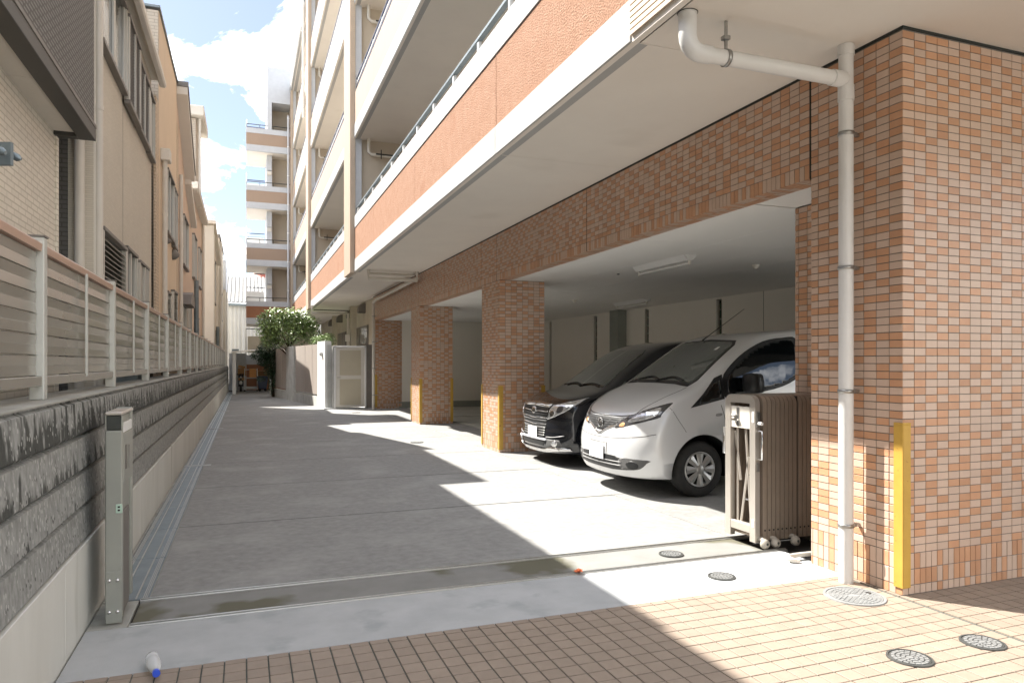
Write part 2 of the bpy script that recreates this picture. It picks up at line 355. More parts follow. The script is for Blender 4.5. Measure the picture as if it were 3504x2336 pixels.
def inst(name, mesh, parent, loc, rot=None, scale=None):
    """one more object sharing mesh data; loc in world space"""
    o = bpy.data.objects.new(name, mesh); COL.objects.link(o)
    w = world_loc(parent) if parent is not None else (0, 0, 0)
    o.parent = parent; o.location = (loc[0] - w[0], loc[1] - w[1], loc[2] - w[2])
    if rot: o.rotation_euler = rot
    if scale: o.scale = scale
    o['_w'] = tuple(loc)
    return o
def copy_tree(o, parent=None):
    c = o.copy(); COL.objects.link(c)
    if parent is not None: c.parent = parent
    for ch in list(o.children): copy_tree(ch, c)
    return c
# ================================================================ SETTING: GROUND
MB().box(-60, 60, -4.0, 130, -0.30, -0.06, 'asphalt').build('ground', kind='structure')
MB().box(-60, 60, -60, -4.0, -0.30, -0.055, 'street_concrete').build('street', kind='structure')
g = MB(); g.box(-0.82, 9.6, -4, 3.742, -0.05, -0.006, 'pave_grout')
paving = g.build('tile_paving', kind='structure')
def tile_mesh(name, sx, sy, sz, mt, c=0.0015):
    return MB().cbox(0, sx, 0, sy, 0, sz, mt, c=c).mesh(name)
pv = tile_mesh('paving_tile', .0935, .0935, .008, 'paving')
cells = []
camv = Vector((0, 0, 1.46))
def in_view(p, mx=0.03):
    S_, C_ = math.sin(R(20.65)), math.cos(R(20.65))
    d = p[0] * S_ + p[1] * C_
    if d < 0.3: return False
    u = (p[0] * C_ - p[1] * S_) / d * 2420 / 3504; v = (p[2] - 1.46) / d * 2420 / 3504
    return abs(u) < 0.5 + mx and -(0.3128 + mx) < v < 0.3539 + mx
for i in range(-8, 62):
    for j in range(-10, 38):
        x0 = 0.005 + 0.1 * i; y0 = 0.09 + 0.1 * j - 0.1
        x1 = x0 + 0.1; y1 = y0 + 0.1
        if x0 < -0.82: x0 = -0.815
        if x0 >= 3.80 and x0 < 3.87: x0 += 0.025
        if x0 > 3.84 and y0 > 3.27: continue
        if x0 > 3.84 and y1 > 3.285: y1 = 3.287
        if y1 > 3.74: y1 = 3.742
        if y1 - y0 < 0.02 or x1 - x0 < 0.02: continue
        cells.append((x0 + .00325, x1 - .00325, y0 + .00325, y1 - .00325))
cells.sort(key=lambda c: (0 if in_view(((c[0] + c[1]) / 2, (c[2] + c[3]) / 2, 0), 0.0) else 1, (Vector(((c[0] + c[1]) / 2, (c[2] + c[3]) / 2, 0)) - camv).length))
for c in cells[:300]:
    inst('paving_tile', pv, paving, (c[0], c[2], -.008 + random.uniform(-.0004, .0006)), scale=((c[1] - c[0]) / .0935, (c[3] - c[2]) / .0935, 1))
mb = MB()
for c in cells[300:]: mb.box(*c, -.008, random.uniform(-.0004, .0004), 'paving')
mb.build('paving_tiles', parent=paving, kind='stuff')
# concrete drive: separate slabs with open joints
drive = MB().box(-0.82, 3.9, 3.742, 42, -0.055, -0.03, 'dirt').build('driveway', kind='structure')
def slab(x0, x1, y0, y1, mt, par, z=0.0, name='concrete_slab'):
    return MB().cbox(x0, x1, y0, y1, -.03, z, mt, c=.004).build(name, parent=par)
slab(-0.815, 3.90, 3.740, 4.405, 'concrete_new', drive)
slab(-0.60, 3.78, 4.435, 4.855, 'concrete_damp', drive, z=-.002)
slab(-0.815, -0.612, 4.409, 4.88, 'concrete_old', drive)
ys = [4.885, 6.93, 9.0, 11.12, 13.55, 15.9, 18.3, 20.7, 23.1, 26, 29, 32, 35, 38, 42]
for y in ys[1:-1]: MB().box(-.55, 3.80, y - .025, y - .001, -.03, -.003, 'black_seal').build('joint_filler', parent=drive)
for a, b in zip(ys, ys[1:]):
    slab(-0.553, 3.80 if b < 24 else 3.84, a, b - 0.026, 'concrete', drive)
slab(-0.553, 3.84, 42, 60, 'concrete', drive)
gf = MB().box(3.80, 9.2, 4.88, 23.0, -.055, -.032, 'dirt').build('garage_floor', kind='structure')
ys = [4.885, 6.93, 9.0, 11.12, 13.55, 15.9, 18.3, 20.7, 22.62]
for a, b in zip(ys, ys[1:]):
    MB().cbox(3.812, 4.85, a, b - .010, -.03, 0, 'concrete', c=.003).build('concrete_slab', parent=gf)
    MB().cbox(4.862, 9.15, a, b - .010, -.03, -0.001, 'garage_floor', c=.003).build('floor_slab', parent=gf)
MB().cbox(6.21, 9.15, 3.30, 4.872, -.03, 0, 'garage_floor', c=.003).build('floor_slab', parent=gf)
for y in (5.9, 8.42, 10.6, 12.6, 14.9, 18.8, 20.6):
    MB().box(4.9, 9.0, y - .05, y + .05, -.0009, .004, 'white_line').build('bay_line', parent=gf)
# ================================================================ GATE RAILS
def rail(y, lab):
    t = thing('gate_rail', (1.5, y, 0), lab, 'rail', 'gate rails across the drive')
    b = MB(); b.cbox(-0.605, 3.95, y - .024, y + .024, -.012, .006, 'aluminium', c=.002); b.build('rail_base', parent=t)
    MB().cbox(-0.60, 3.95, y - .006, y + .007, .0062, .014, 'steel', c=.002).build('rail_bead', parent=t)
    return t
rail(4.42, 'nearer aluminium gate rail laid flush across the concrete drive')
rail(4.87, 'farther aluminium gate rail laid across the drive, behind the damp strip')
# ================================================================ TRENCH DRAIN
dr = thing('drain_cover', (-0.67, 5, 0), 'long galvanised trench drain cover beside the block wall', 'drain')
def drain_plate():
    b = MB()
    b.cbox(-.118, .118, 0, .985, -.02, -.006, 'galvanised', c=.002)
    for x in (-.045, .045): b.cbox(x - .005, x + .005, 0.004, .98, -.006, -.001, 'aluminium', c=.0015)
    for x in (-.106, -.096, -.086, .084, .094, .104): b.box(x - .0025, x + .0025, 0.004, .98, -.006, -.002, 'aluminium')
    return b.mesh('drain_plate')
dp = drain_plate()
for k in range(33):
    if k in (6, 12, 18, 24): continue
    inst('drain_plate', dp, dr, (-0.68, 4.92 + k * 1.0, 0))
for k in (6, 12, 18, 24):
    y = 4.92 + k
    inst('drain_plate', dp, dr, (-0.68, y + .10, 0), scale=(1, .9, 1))
    MB().cbox(-.80, -.46, y, y + .09, -.02, .006, 'concrete_new', c=.004).build('cross_slab', parent=dr)
b = MB(); b.box(-.815, -.800, 4.9, 38, -.03, -.002, 'concrete_old'); b.box(-.560, -.554, 4.9, 38, -.03, -.003, 'concrete_old'); b.build('rim', parent=dr)
# ================================================================ BLOCK WALL
wall = thing('block_wall', (-0.95, 4, 0), 'stained ribbed concrete block wall on a pale plinth along the left of the drive', 'wall')
segs = [-2.0, 1.0] + [1.0 + 3.0 * k for k in range(1, 14)]
for a, b_ in zip(segs, segs[1:]):
    zt = 0.47
    MB().cbox(-1.10, -0.822, a, b_ - .004, -.05, zt, 'plinth_concrete', c=.003).build('plinth', parent=wall)
blk = MB(); blk.prism([(0, 0), (.262, .002), (.274, .014), (.264, .176), (.240, .188), (.240, .194), (0, .194)], 0, 1.996, 'block_wall', axis='y'); blk = blk.mesh('wall_block')
for k in range(4):
    for j in range(-1, 20):
        inst('wall_block', blk, wall, (-1.105, 0.1 + 2.0 * j, 0.474 + .197 * k))
MB().cbox(-1.12, -.845, -2, 40, 1.262, 1.276, 'concrete_old', c=.004).build('coping', parent=wall)
# ================================================================ LOUVRE FENCE
fence = thing('louvre_fence', (-0.96, 4, 1.27), 'pale metal louvre fence standing on the block wall', 'fence')
post = MB().cbox(-.032, .032, -.032, .032, 0, .80, 'alu_post', c=.004); post.box(-.037, .037, -.037, .037, .80, .808, 'taupe_trim'); post = post.mesh('post')
bd = MB(); sec = [(0, 0), (.009, .002), (.005, .049), (.006, .052), (.010, .095), (.002, .0985), (-.004, .0985), (-.004, 0)]
bd.prism(sec, .036, 1.964, 'champagne', axis='y'); bd = bd.mesh('louvre_board')
hr = MB(); hr.prism([(-.012, 0), (.030, 0), (.034, .034), (.012, .052), (-.012, .052)], .033, 1.967, 'rail_reflection_tint', axis='y'); hr = hr.mesh('top_rail')
br_ = MB(); br_.cbox(-.01, .032, .033, 1.967, 0, .048, 'champagne', c=.003); br_ = br_.mesh('bottom_rail')
st = MB(); st.cbox(.026, .040, -.012, .012, 0, .64, 'alu_post', c=.003); st = st.mesh('stiffener')
for j in range(-1, 18):
    y = 2.09 + 2.0 * j
    inst('post', post, fence, (-.957, y, 1.276))
    inst('bottom_rail', br_, fence, (-.965, y, 1.345)); inst('top_rail', hr, fence, (-.965, y, 2.005))
    inst('stiffener', st, fence, (-.965, y + 1.0, 1.375))
    for q in range(6):
        inst('louvre_board', bd, fence, (-.965, y, 1.396 + .1015 * q))
inst('post', post, fence, (-.957, 2.09 + 36, 1.276))
# ================================================================ APARTMENT BUILDING
PX = 3.855
apt = thing('apartment_building', (3.86, 3.29, 0), 'apartment building with open balconies over brick tiled parking bays', 'building')
def part(name, mb, par=apt, **k): return mb.build(name, parent=par, **k)
# --- tile generators: list of (u0,u1,z0,z1,soldier)
def rows(z0, z1, base):
    r = []
    z = z0
    if base:
        r += [(0.0, .058, True), (.058, .158, True), (.158, .258, True)]; z = .258
    while z < z1 - .02:
        r.append((z, min(z + .0498, z1), False)); z += .0498
    return r
def tiles(u0, u1, z0, z1, base=True, seed=1):
    rr = random.Random(seed); T = []; prev = []
    for (a, b, sol) in rows(z0, z1, base):
        w = .05 if sol else .0998
        u = u0; left = False; k = 0; row = []
        while u < u1 - .012:
            e = min(u + w, u1)
            below = prev[k] if k < len(prev) else False
            pr_ = .66 - (.34 if left else 0) - (.30 if below else 0)
            dk = rr.random() < (pr_ if not sol else .52 - (.2 if left else 0))
            T.append((u, e, a, b, dk)); left = dk; row.append(dk); u = e; k += 1
        prev = row if not sol else []
    return T
G = .0028
def tile_box(mb, T, plane, pos, depth=.006):
    for (u0, u1, a, b, dk) in T:
        mt = 'tile_dark' if dk else 'tile_light'; j = random.uniform(-.0006, .0004)
        if plane == 'x': mb.box(pos - j, pos + depth, u0 + G, u1 - G, a + G, b - G, mt)
        elif plane == 'y': mb.box(u0 + G, u1 - G, pos - j, pos + depth, a + G, b - G, mt)
        else: mb.box(a + G, b - G, u0 + G, u1 - G, pos + j, pos + depth, mt)
# near column
nc = part('brick_column', MB().box(PX + .004, 6.2, 3.289, 4.049, -.05, 3.565, 'grout'), label='near tiled column with a sunlit foot beside the folded gate')
nt_ = [('x', PX, t) for t in tiles(3.285, 4.053, 0, 3.552, True, 3)] + [('y', 3.285, t) for t in tiles(PX, 5.9, 0, 3.552, True, 5)]
def tctr(pl, pos, t):
    u = (t[0] + t[1]) / 2; z = (t[2] + t[3]) / 2
    return (pos, u, z) if pl == 'x' else (u, pos, z)
def tsize(q):
    c = tctr(*q); d = (Vector(c) - camv); n = Vector((1, 0, 0)) if q[0] == 'x' else Vector((0, 1, 0))
    area = (q[2][1] - q[2][0]) * (q[2][3] - q[2][2])
    return (0 if in_view(c, -0.004) else 1, -area * abs(d.normalized().dot(n)) / d.length_squared)
nt_.sort(key=tsize)
tm = {}
for pl in 'xy':
    for dk in (0, 1):
        mt = 'tile_dark' if dk else 'tile_light'
        tm[pl, dk] = MB().cbox(0, .006 if pl == 'x' else 1, 0, 1 if pl == 'x' else .006, 0, 1, mt, c=.0004).mesh('wall_tile')
# unit tiles would distort a chamfer, so use true-size meshes per size
cache = {}
def true_tile(pl, w, h, dk):
    k = (pl, round(w, 4), round(h, 4), dk)
    if k not in cache:
        mt = 'tile_dark' if dk else 'tile_light'
        cache[k] = (MB().cbox(0, .0065, 0, w, 0, h, mt, c=.0012) if pl == 'x' else MB().cbox(0, w, 0, .0065, 0, h, mt, c=.0012)).mesh('wall_tile')
    return cache[k]
for pl, pos, t in nt_[:300]:
    me = true_tile(pl, t[1] - t[0] - 2 * G, t[3] - t[2] - 2 * G, t[4])
    j = random.uniform(-.0006, .0004)
    inst('wall_tile', me, nc, (pos + j, t[0] + G, t[2] + G) if pl == 'x' else (t[0] + G, pos + j, t[2] + G))
mb = MB()
for pl, pos, t in nt_[300:]: tile_box(mb, [t], pl, pos)
mb.build('wall_tiles', parent=nc, kind='stuff')
# other columns
for (ya, yb, x1, sd_) in ((10.80, 11.72, 4.645, 11), (16.40, 17.33, 4.66, 12), (22.50, 23.05, 4.70, 13)):
    c = part('brick_column', MB().box(PX + .004, x1 - .004, ya + .004, yb, -.05, 2.80, 'grout'))
    mb = MB(); tile_box(mb, tiles(ya, yb, 0, 2.795, True, sd_), 'x', PX); tile_box(mb, tiles(PX, x1, 0, 2.795, True, sd_ + 9), 'y', ya)
    tile_box(mb, tiles(ya, yb, 0, 2.795, True, sd_ + 20), 'x', x1 - .006)
    mb.build('wall_tiles', parent=c, kind='stuff')
# pier behind the gate pocket and the core wall
c = part('gate_pier', MB().box(4.484, 4.9, 4.06, 4.892, -.05, 2.80, 'grout').box(6.2, 9.3, 3.4, 4.88, 2.83, 3.5, 'grout').box(4.9, 6.2, 4.049, 4.88, -.05, 3.5, 'grout'))
mb = MB(); tile_box(mb, tiles(4.055, 4.896, 0, 2.795, True, 31), 'x', 4.48); tile_box(mb, tiles(4.486, 6.2, 0, 2.795, True, 33), 'y', 4.886, .006)
mb.build('wall_tiles', parent=c, kind='stuff')
# beams with joints
jy = [4.066, 7.68, 10.95, 11.73, 14.19, 16.55, 17.31, 22.9]
for i, (a, b_) in enumerate(zip(jy, jy[1:])):
    c = part('lintel_beam', MB().box(PX + .004, 4.041, a + .004, b_ - .008, 2.804, 3.565, 'grout'))
    mb = MB()
    T = tiles(a + .003, b_ - .006, 2.905, 3.552, False, 40 + i)
    tile_box(mb, T, 'x', PX)
    sol = []; u = a + .003; rr = random.Random(60 + i)
    while u < b_ - .02:
        e = min(u + .05, b_ - .006); sol.append((u, e, 2.80, 2.905, rr.random() < .42)); u = e
    tile_box(mb, sol, 'x', PX)
    tile_box(mb, [(s_[0], s_[1], PX + q, PX + q + .094, rr.random() < .5) for s_ in sol for q in (.002, .097)], 'z', 2.7995, .005)
    mb.build('wall_tiles', parent=c, kind='stuff')
mb = MB()
for y in jy[:-1]: mb.box(PX + .002, 4.03, y - .006, y + .002, 2.801, 3.56, 'black_seal')
mb.box(PX - .004, PX + .05, 3.281, 22.9, 3.553, 3.5695, 'black_seal'); mb.box(PX + .05, 6.2, 3.281, 3.33, 3.553, 3.5695, 'black_seal')
mb.box(PX + .002, 4.2, 4.048, 4.064, 2.79, 3.56, 'black_seal')
part('sealant', mb)
# garage interior
part('garage_back_wall', MB().box(9.1, 9.3, 4.88, 12.0, 0, 2.83, 'garage_white').box(9.1, 9.3, 12.18, 14.80, 0, 2.83, 'garage_white').box(9.1, 9.3, 14.98, 17.48, 0, 2.83, 'garage_white')
     .box(9.1, 9.3, 17.68, 20.59, 0, 2.83, 'garage_white').box(9.1, 9.3, 20.75, 22.7, 0, 2.83, 'garage_white').box(9.097, 9.1, 10.75, 10.76, 0, 2.8, 'seam'))
part('garage_pillar', MB().cbox(8.85, 9.1, 15.86, 16.3, 0, 2.8, 'garage_pier', c=.005))
part('garage_pillar', MB().cbox(8.85, 9.1, 22.0, 22.5, 0, 2.8, 'garage_pier', c=.005))
for a, b_ in ((12.0, 12.18), (14.80, 14.98), (17.48, 17.68), (20.59, 20.75)):
    c = part('slit_window', MB().box(9.22, 9.24, a, b_, 0, 2.76, 'dark_trim').box(9.1, 9.3, a, b_, 2.76, 2.83, 'garage_white'))
    gb = MB().cbox(9.17, 9.21, a + .012, b_ - .012, 0, .18, 'glass_block', c=.008).mesh('glass_block')
    for k in range(14): inst('glass_block', gb, c, (0, 0, .05 + .193 * k))
ew = MB(); ew.box(4.6, 9.1, 22.52, 22.7, .20, 2.83, 'garage_white'); ew.box(4.6, 9.1, 22.50, 22.7, -.05, .2, 'garage_pier'); part('garage_end_wall', ew)
part('ceiling_void', MB().box(4.05, 9.3, 4.0, 22.7, 2.83, 3.5, 'garage_pier'))
cp = MB().cbox(0, .906, 0, 1.816, 0, .012, 'garage_ceiling', c=.0015).mesh('ceiling_panel')
cc = part('garage_ceiling', MB().box(4.043, 9.1, 4.886, 22.6, 2.812, 2.829, 'grout').box(4.043, 4.475, 4.06, 4.886, 2.803, 2.829, 'garage_ceiling'))
for i in range(6):
    for j in range(10):
        x0 = 4.045 + .91 * i; y0 = 4.9 + 1.82 * j
        sx = min(1, (9.095 - x0) / .906); sy = min(1, (22.5 - y0) / 1.816)
        if sx > .05 and sy > .05: inst('ceiling_panel', cp, cc, (x0, y0, 2.80), scale=(sx, sy, 1))
# upper slab over the garage and the ground floor wall beyond it
FX = 2.37
sj = [1.0, 4.08, 6.777, 10.459, 14.095, 17.8, 21.93, 25.4, 29.6, 33.2, 36.6, 40.2]
part('soffit', MB().box(2.445, 10, 1.0, 40.2, 3.576, 3.75, 'seam_light'))
for a, b_ in zip(sj, sj[1:]): part('soffit_panel', MB().box(2.445, 10, a, b_ - .006, 3.5705, 3.5755, 'soffit_paint'))
part('drip_edge', MB().box(FX + .012, 2.428, 1.0, 40.2, 3.566, 3.66, 'soffit_paint').box(2.428, 2.445, 1.0, 40.2, 3.60, 3.74, 'seam'))
FZ = [3.57, 6.69, 9.81, 12.93, 16.05]
pil = [(16.73, 17.82), (28.5, 29.6), (39.7, 40.25)]
spans = [(4.08, 16.72), (17.83, 28.49), (29.61, 39.69)]
jts = [6.777, 10.459, 14.095, 21.93, 25.4, 33.2, 36.6]
def balcony(level, a, b_):
    z = FZ[level]
    cuts = [a] + [j for j in jts if a < j < b_] + [b_]
    for y0, y1 in zip(cuts, cuts[1:]):
        y0 += .004; y1 -= .004
        if level == 0:
            part('lower_band', MB().cbox(FX, FX + .14, y0, y1, z, z + .285, 'white_stucco', c=.004))
            part('stucco_panel', MB().cbox(FX + .012, FX + .13, y0, y1, z + .286, z + 1.01, 'orange_stucco', c=.003))
            part('upper_band', MB().cbox(FX, FX + .15, y0, y1, z + 1.011, z + 1.29, 'white_stucco', c=.004))
        else:
            part('lower_band', MB().cbox(FX, FX + .14, y0, y1, z, z + .30, 'white_stucco', c=.004))
            part('painted_panel', MB().cbox(FX + .012, FX + .13, y0, y1, z + .301, z + 1.04, 'peach_paint', c=.003))
    # rail
    mb = MB()
    if level == 0:
        mb.cbox(FX + .04, FX + .10, a, b_, z + 1.46, z + 1.50, 'galvanised', c=.004)
        mb.cbox(FX + .055, FX + .085, a, b_, z + 1.30, z + 1.32, 'navy_rail', c=.004)
        y = a + .4
        while y < b_:
            mb.cbox(FX + .05, FX + .09, y, y + .05, z + 1.28, z + 1.46, 'white_paint', c=.003); y += 1.0
    else:
        for h, mt in ((1.10, 'white_paint'), (1.17, 'navy_rail'), (1.25, 'white_paint'), (1.36, 'navy_rail')):
            mb.cbox(FX + .05, FX + .09, a, b_, z + h, z + h + .032, mt, c=.004)
        y = a + .4
        while y < b_:
            mb.cbox(FX + .055, FX + .085, y, y + .035, z + 1.03, z + 1.36, 'galvanised', c=.003); y += 1.0
    part('balcony_rail', mb)
for lv in range(4):
    for a, b_ in spans: balcony(lv, a, b_)
for lv in range(1, 5):
    z = FZ[lv]
    y0 = 4.08 if lv == 1 else -2
    part('balcony_slab', MB().box(FX + .13, 4.3, 1.0, 40.2, z + .002, z + .16, 'soffit_paint').box(FX + .01, 2.42, 1.0, 40.2, z - .012, z + .0, 'soffit_paint'))
for lv in (1, 2, 3):   # parapets outside the frame, over the camera's side
    part('parapet', MB().box(FX, FX + .14, 1.0, 4.075, FZ[lv], FZ[lv] + 1.04, 'peach_paint'))
rf = MB(); rf.box(FX - .12, 10, 1.0, 40.3, 16.18, 16.5, 'white_stucco'); rf.box(FX - .10, FX + .2, 1.0, 40.3, 16.05, 16.18, 'white_stucco'); part('roof', rf)
part('inner_wall', MB().box(3.92, 4.1, 1.0, 40.2, 3.76, 16.1, 'beige_wall').box(4.1, 10, 1.0, 40.2, 3.76, 16.1, 'beige_wall'))
# windows and doors on the inner wall of each balcony
for lv in range(4):
    for y0 in (5.2, 8.6, 12.4, 19.2, 22.6, 25.4, 31, 34.6):
        c = part('balcony_window', MB().cbox(3.885, 3.92, y0, y0 + 1.8, FZ[lv] + .2, FZ[lv] + 2.2, 'sash_alu', c=.004))
        for q in (0, 1): MB().box(3.879, 3.885, y0 + .06 + q * .87, y0 + .87 + q * .87, FZ[lv] + .28, FZ[lv] + 2.12, 'window_dark').build('pane', parent=c)
for (a, b_) in pil:
    p_ = MB(); p_.box(FX - .085, FX + .028, a, b_, 3.555, 16.05, 'pil_side'); c = part('pilaster', p_)
    mb = MB()
    z = 3.56
    while z < 16.0:
        mb.box(FX - .082, FX + .028, a - .006, a, z + .003, z + .047, 'pil_side'); z += .05
    mb.box(FX - .092, FX - .085, a, b_, 3.555, 16.05, 'pil_face' if 'pil_face' in MATS else 'peach_paint')
    mb.build('tile_strips', parent=c, kind='stuff')
    part('corner_post', MB().cbox(FX + .03, 2.55, a + .02, a + .16, 3.76, 16.05, 'grey_paint', c=.004))
    part('party_wall', MB().box(2.55, 3.92, a + .10, a + .25, 3.76, 16.05, 'beige_wall'))
    for lv in range(1, 5):
        z = FZ[lv] - .36
        c = part('ceiling_pipe', MB().tube([(2.70, a - .06, FZ[lv] + .01), (2.70, a - .06, z + .06), (2.76, a - .06, z), (3.6, a - .06, z)], .04, 'pvc', n=10))
        MB().tube([(2.86, a - .105, z + .01), (3.6, a - .105, z + .01)], .018, 'black_plastic', n=8).tube([(2.98, a - .13, z - .1), (2.98, a - .13, z + .11)], .012, 'black_plastic', n=6).build('insulated_line', parent=c)
# ribbed louvre box at the end of the first fascia
lb = part('ribbed_panel', MB().box(FX + .02, FX + .15, 1.0, 4.075, 3.60, 4.9, 'soffit_paint'))
rb = MB().prism([(0, 0), (.028, .004), (.028, .022), (0, .030)], 1.0, 4.075, 'pil_side', axis='y').mesh('panel_rib')
for k in range(32): inst('panel_rib', rb, lb, (FX + .02 - .028 + .0, 0, 3.605 + .04 * k), rot=None)
# --- ground floor wall beyond the parking bays
part('ground_floor_wall', MB().box(3.90, 4.1, 23.06, 40.2, 0, 3.60, 'cream_wall').box(4.1, 9, 23.06, 40.2, 0, 3.6, 'cream_wall').box(3.70, 3.90, 26.9, 27.25, 0, 3.57, 'cream_wall').box(3.70, 3.90, 32.9, 33.2, 0, 3.57, 'cream_wall'))
for (a, b_) in ((24.1, 26.6), (29.7, 32.4), (34.4, 37.4)):
    c = part('strip_window', MB().cbox(3.855, 3.905, a, b_, 2.05, 2.74, 'taupe_trim', c=.004))
    n_ = 3
    for q in range(n_):
        w = (b_ - a - .1) / n_
        MB().box(3.848, 3.856, a + .05 + q * w + .02, a + .05 + (q + 1) * w - .02, 2.10, 2.69, 'window_dark').build('pane', parent=c)
for y in (24.9, 27.9, 31.1, 34.3):
    p_ = MB(); sec = [(3.90, 3.20), (3.66, 3.20), (3.655, 3.32), (3.70, 3.44), (3.78, 3.50), (3.90, 3.52)]
    p_.prism(sec, y - .17, y + .17, 'taupe_trim', axis='y'); p_.box(3.67, 3.90, y - .15, y + .15, 3.185, 3.20, 'black_plastic')
    c = part('vent_hood', p_)
# ================================================================ WING AT THE END
wing = thing('stair_wing', (1.2, 40.3, 0), 'pale end wing with stacked open stair landings closing the drive', 'building')
LZ = [3.52, 6.64, 9.72, 12.79]
for i, z in enumerate(LZ):
    pm_ = 'brown_shade_stucco' if i == 0 else 'peach_paint'  # lowest parapet: its shade is put into a darker stucco colour
    c = part('landing', MB().box(.04, 2.30, 40.46, 42.2, z, z + .12, 'soffit_paint').box(.04, 1.09, 42.2, 43.6, z + .0, z + .12, 'soffit_paint'), wing)
    part('lower_band', MB().cbox(.03, 2.30, 40.30, 40.45, z, z + .33, 'grey_paint', c=.004), wing)
    part('parapet_panel', MB().cbox(.03, 2.30, 40.31, 40.44, z + .331, z + .95, pm_, c=.003), wing)
    part('upper_band', MB().cbox(.03, 2.30, 40.30, 40.45, z + .951, z + 1.23, 'grey_paint', c=.004), wing)
    mb = MB().tube([(.06, 40.38, z + 1.43), (2.28, 40.38, z + 1.43)], .022, 'dark_steel', n=8)
    for x in (.06, .72, 1.4, 2.2): mb.tube([(x, 40.38, z + 1.2), (x, 40.38, z + 1.43)], .016, 'dark_steel', n=6)
    part('handrail', mb, wing)
    part('mid_landing_screen', MB().cbox(.08, 1.02, 43.55, 43.63, z + 1.25, z + 2.05, 'white_paint', c=.006), wing)
    mb = MB().tube([(.06, 43.6, z + 1.0), (.06, 43.6, z + 2.7)], .03, 'white_paint', n=8).tube([(.06, 43.6, z + 2.28), (1.05, 43.6, z + 2.28)], .025, 'navy_rail', n=8)
    part('landing_rail', mb, wing)
    if i < 3 or True:
        part('stair_core', MB().box(1.09, 1.36, 40.9, 43.6, z + .12, z + 3.13 if i < 3 else 15.5, 'grey_paint').box(1.36, 2.40, 41.7, 43.6, z + .12, z + 3.13 if i < 3 else 15.5, 'beige_wall'), wing)
    c = part('landing_lamp', MB().cbox(1.10, 1.34, 40.78, 40.9, z + 1.98, z + 2.16, 'eave_cream', c=.01), wing)
    part('bulkhead', MB().cbox(1.10, 1.34, 40.74, 40.9, z + 2.22, z + 2.62, 'grey_paint', c=.006), wing)
part('roof_block', MB().box(1.09, 2.5, 40.35, 43.8, 15.5, 17.42, 'grey_paint').box(1.09, 1.33, 40.35, 40.9, 12.9, 15.5, 'grey_paint'), wing)
part('ground_core', MB().box(1.36, 3.85, 41.9, 43.8, 0, 3.52, 'beige_wall').box(2.3, 3.9, 40.9, 43.8, 3.5, 16, 'beige_wall'), wing)
part('ground_band', MB().cbox(.03, 2.3, 40.3, 40.45, 1.35, 1.86, 'grey_paint', c=.004), wing)
part('ground_panel', MB().box(.03, 2.3, 40.33, 40.45, .0, 1.35, 'brown_shade_stucco'), wing)
# timber cladding and screen panel below the wing
t = thing('screen_panel', (.5, 40.2, 1.9), 'beige screen panel in a dark steel frame above the lean-to roof', 'screen')
MB().cbox(.10, 1.5, 40.16, 40.20, 1.98, 2.86, 'door_tan', c=.005).build('panel', parent=t)
MB().tube([(.03, 40.18, 1.9), (.03, 40.18, 3.25), (2.2, 40.18, 3.25)], .025, 'dark_steel', n=8).build('frame', parent=t)
# rain pipes
def pipe(name, pts, r, mt, lab, clamps=(), group=None, elbow=None, org=None, sock=()):
    t = thing('downpipe', pts[0] if org is None else org, lab, 'pipe', group)
    MB().tube(pts, r, mt, n=24).build('pipe', parent=t)
    for (x, y, z) in clamps:
        c = MB().lathe([(r + .001, -.012), (r + .006, -.012), (r + .006, .012), (r + .001, .012)], (x, y, z), 'steel', n=24)
        c.cbox(x + r, 3.853 if x > 3 else x + r + .03, y - .012, y + .012, z - .008, z + .008, 'steel', c=.002).cbox(x + r + .003, x + r + .03, y - .024, y + .01, z - .014, z + .014, 'steel', c=.003)
        c.build('clamp', parent=t)
    for s_ in sock:
        MB().tube(s_[0], s_[1], mt, n=24).build('socket', parent=t)
    return t
pr = .0465; PXX, PYY = 3.745, 3.625
pipe('x', [(PXX, PYY, .0), (PXX, PYY, 3.565)], pr, 'pvc_white', 'thick white rain downpipe on the face of the near tiled column', org=(PXX, PYY, 0),
     clamps=[(PXX, PYY, z) for z in (.38, 1.27, 2.09, 2.98)],
     sock=[([(PXX, PYY, 3.50), (PXX, PYY, 3.568)], pr + .006), ([(PXX, PYY, 3.20), (PXX, PYY, 3.30)], pr + .005),
           ([(2.50, PYY, 3.568), (2.50, PYY, 3.44), (2.503, PYY, 3.41), (2.515, PYY, 3.38), (2.54, PYY, 3.355), (2.575, PYY, 3.342), (2.60, PYY, 3.34), (2.66, PYY, 3.34)], pr + .008),
           ([(2.62, PYY, 3.34), (3.66, PYY, 3.34), (PXX, PYY, 3.34)], pr), ([(3.62, PYY, 3.34), (3.72, PYY, 3.34)], pr + .006)])
hc = thing('pipe_hanger', (2.78, PYY, 3.34), 'steel hanger ring holding the white cross pipe under the soffit', 'bracket')
MB().lathe([(pr + .001, -.012), (pr + .007, -.012), (pr + .007, .012), (pr + .001, .012)], (2.78, PYY, 3.34), 'steel', n=24, axis='x').cbox(2.77, 2.79, PYY - .006, PYY + .006, 3.39, 3.57, 'steel', c=.002).cbox(2.755, 2.80, PYY - .02, PYY + .02, 3.45, 3.475, 'steel', c=.002).build('hanger_strap', parent=hc)
MB().lathe([(pr + .012, 3.567), (pr + .016, 3.5695)], (2.50, PYY, 0), 'black_seal', n=24).build('seal_ring', parent=hc)
px_, py_ = 3.73, 22.15
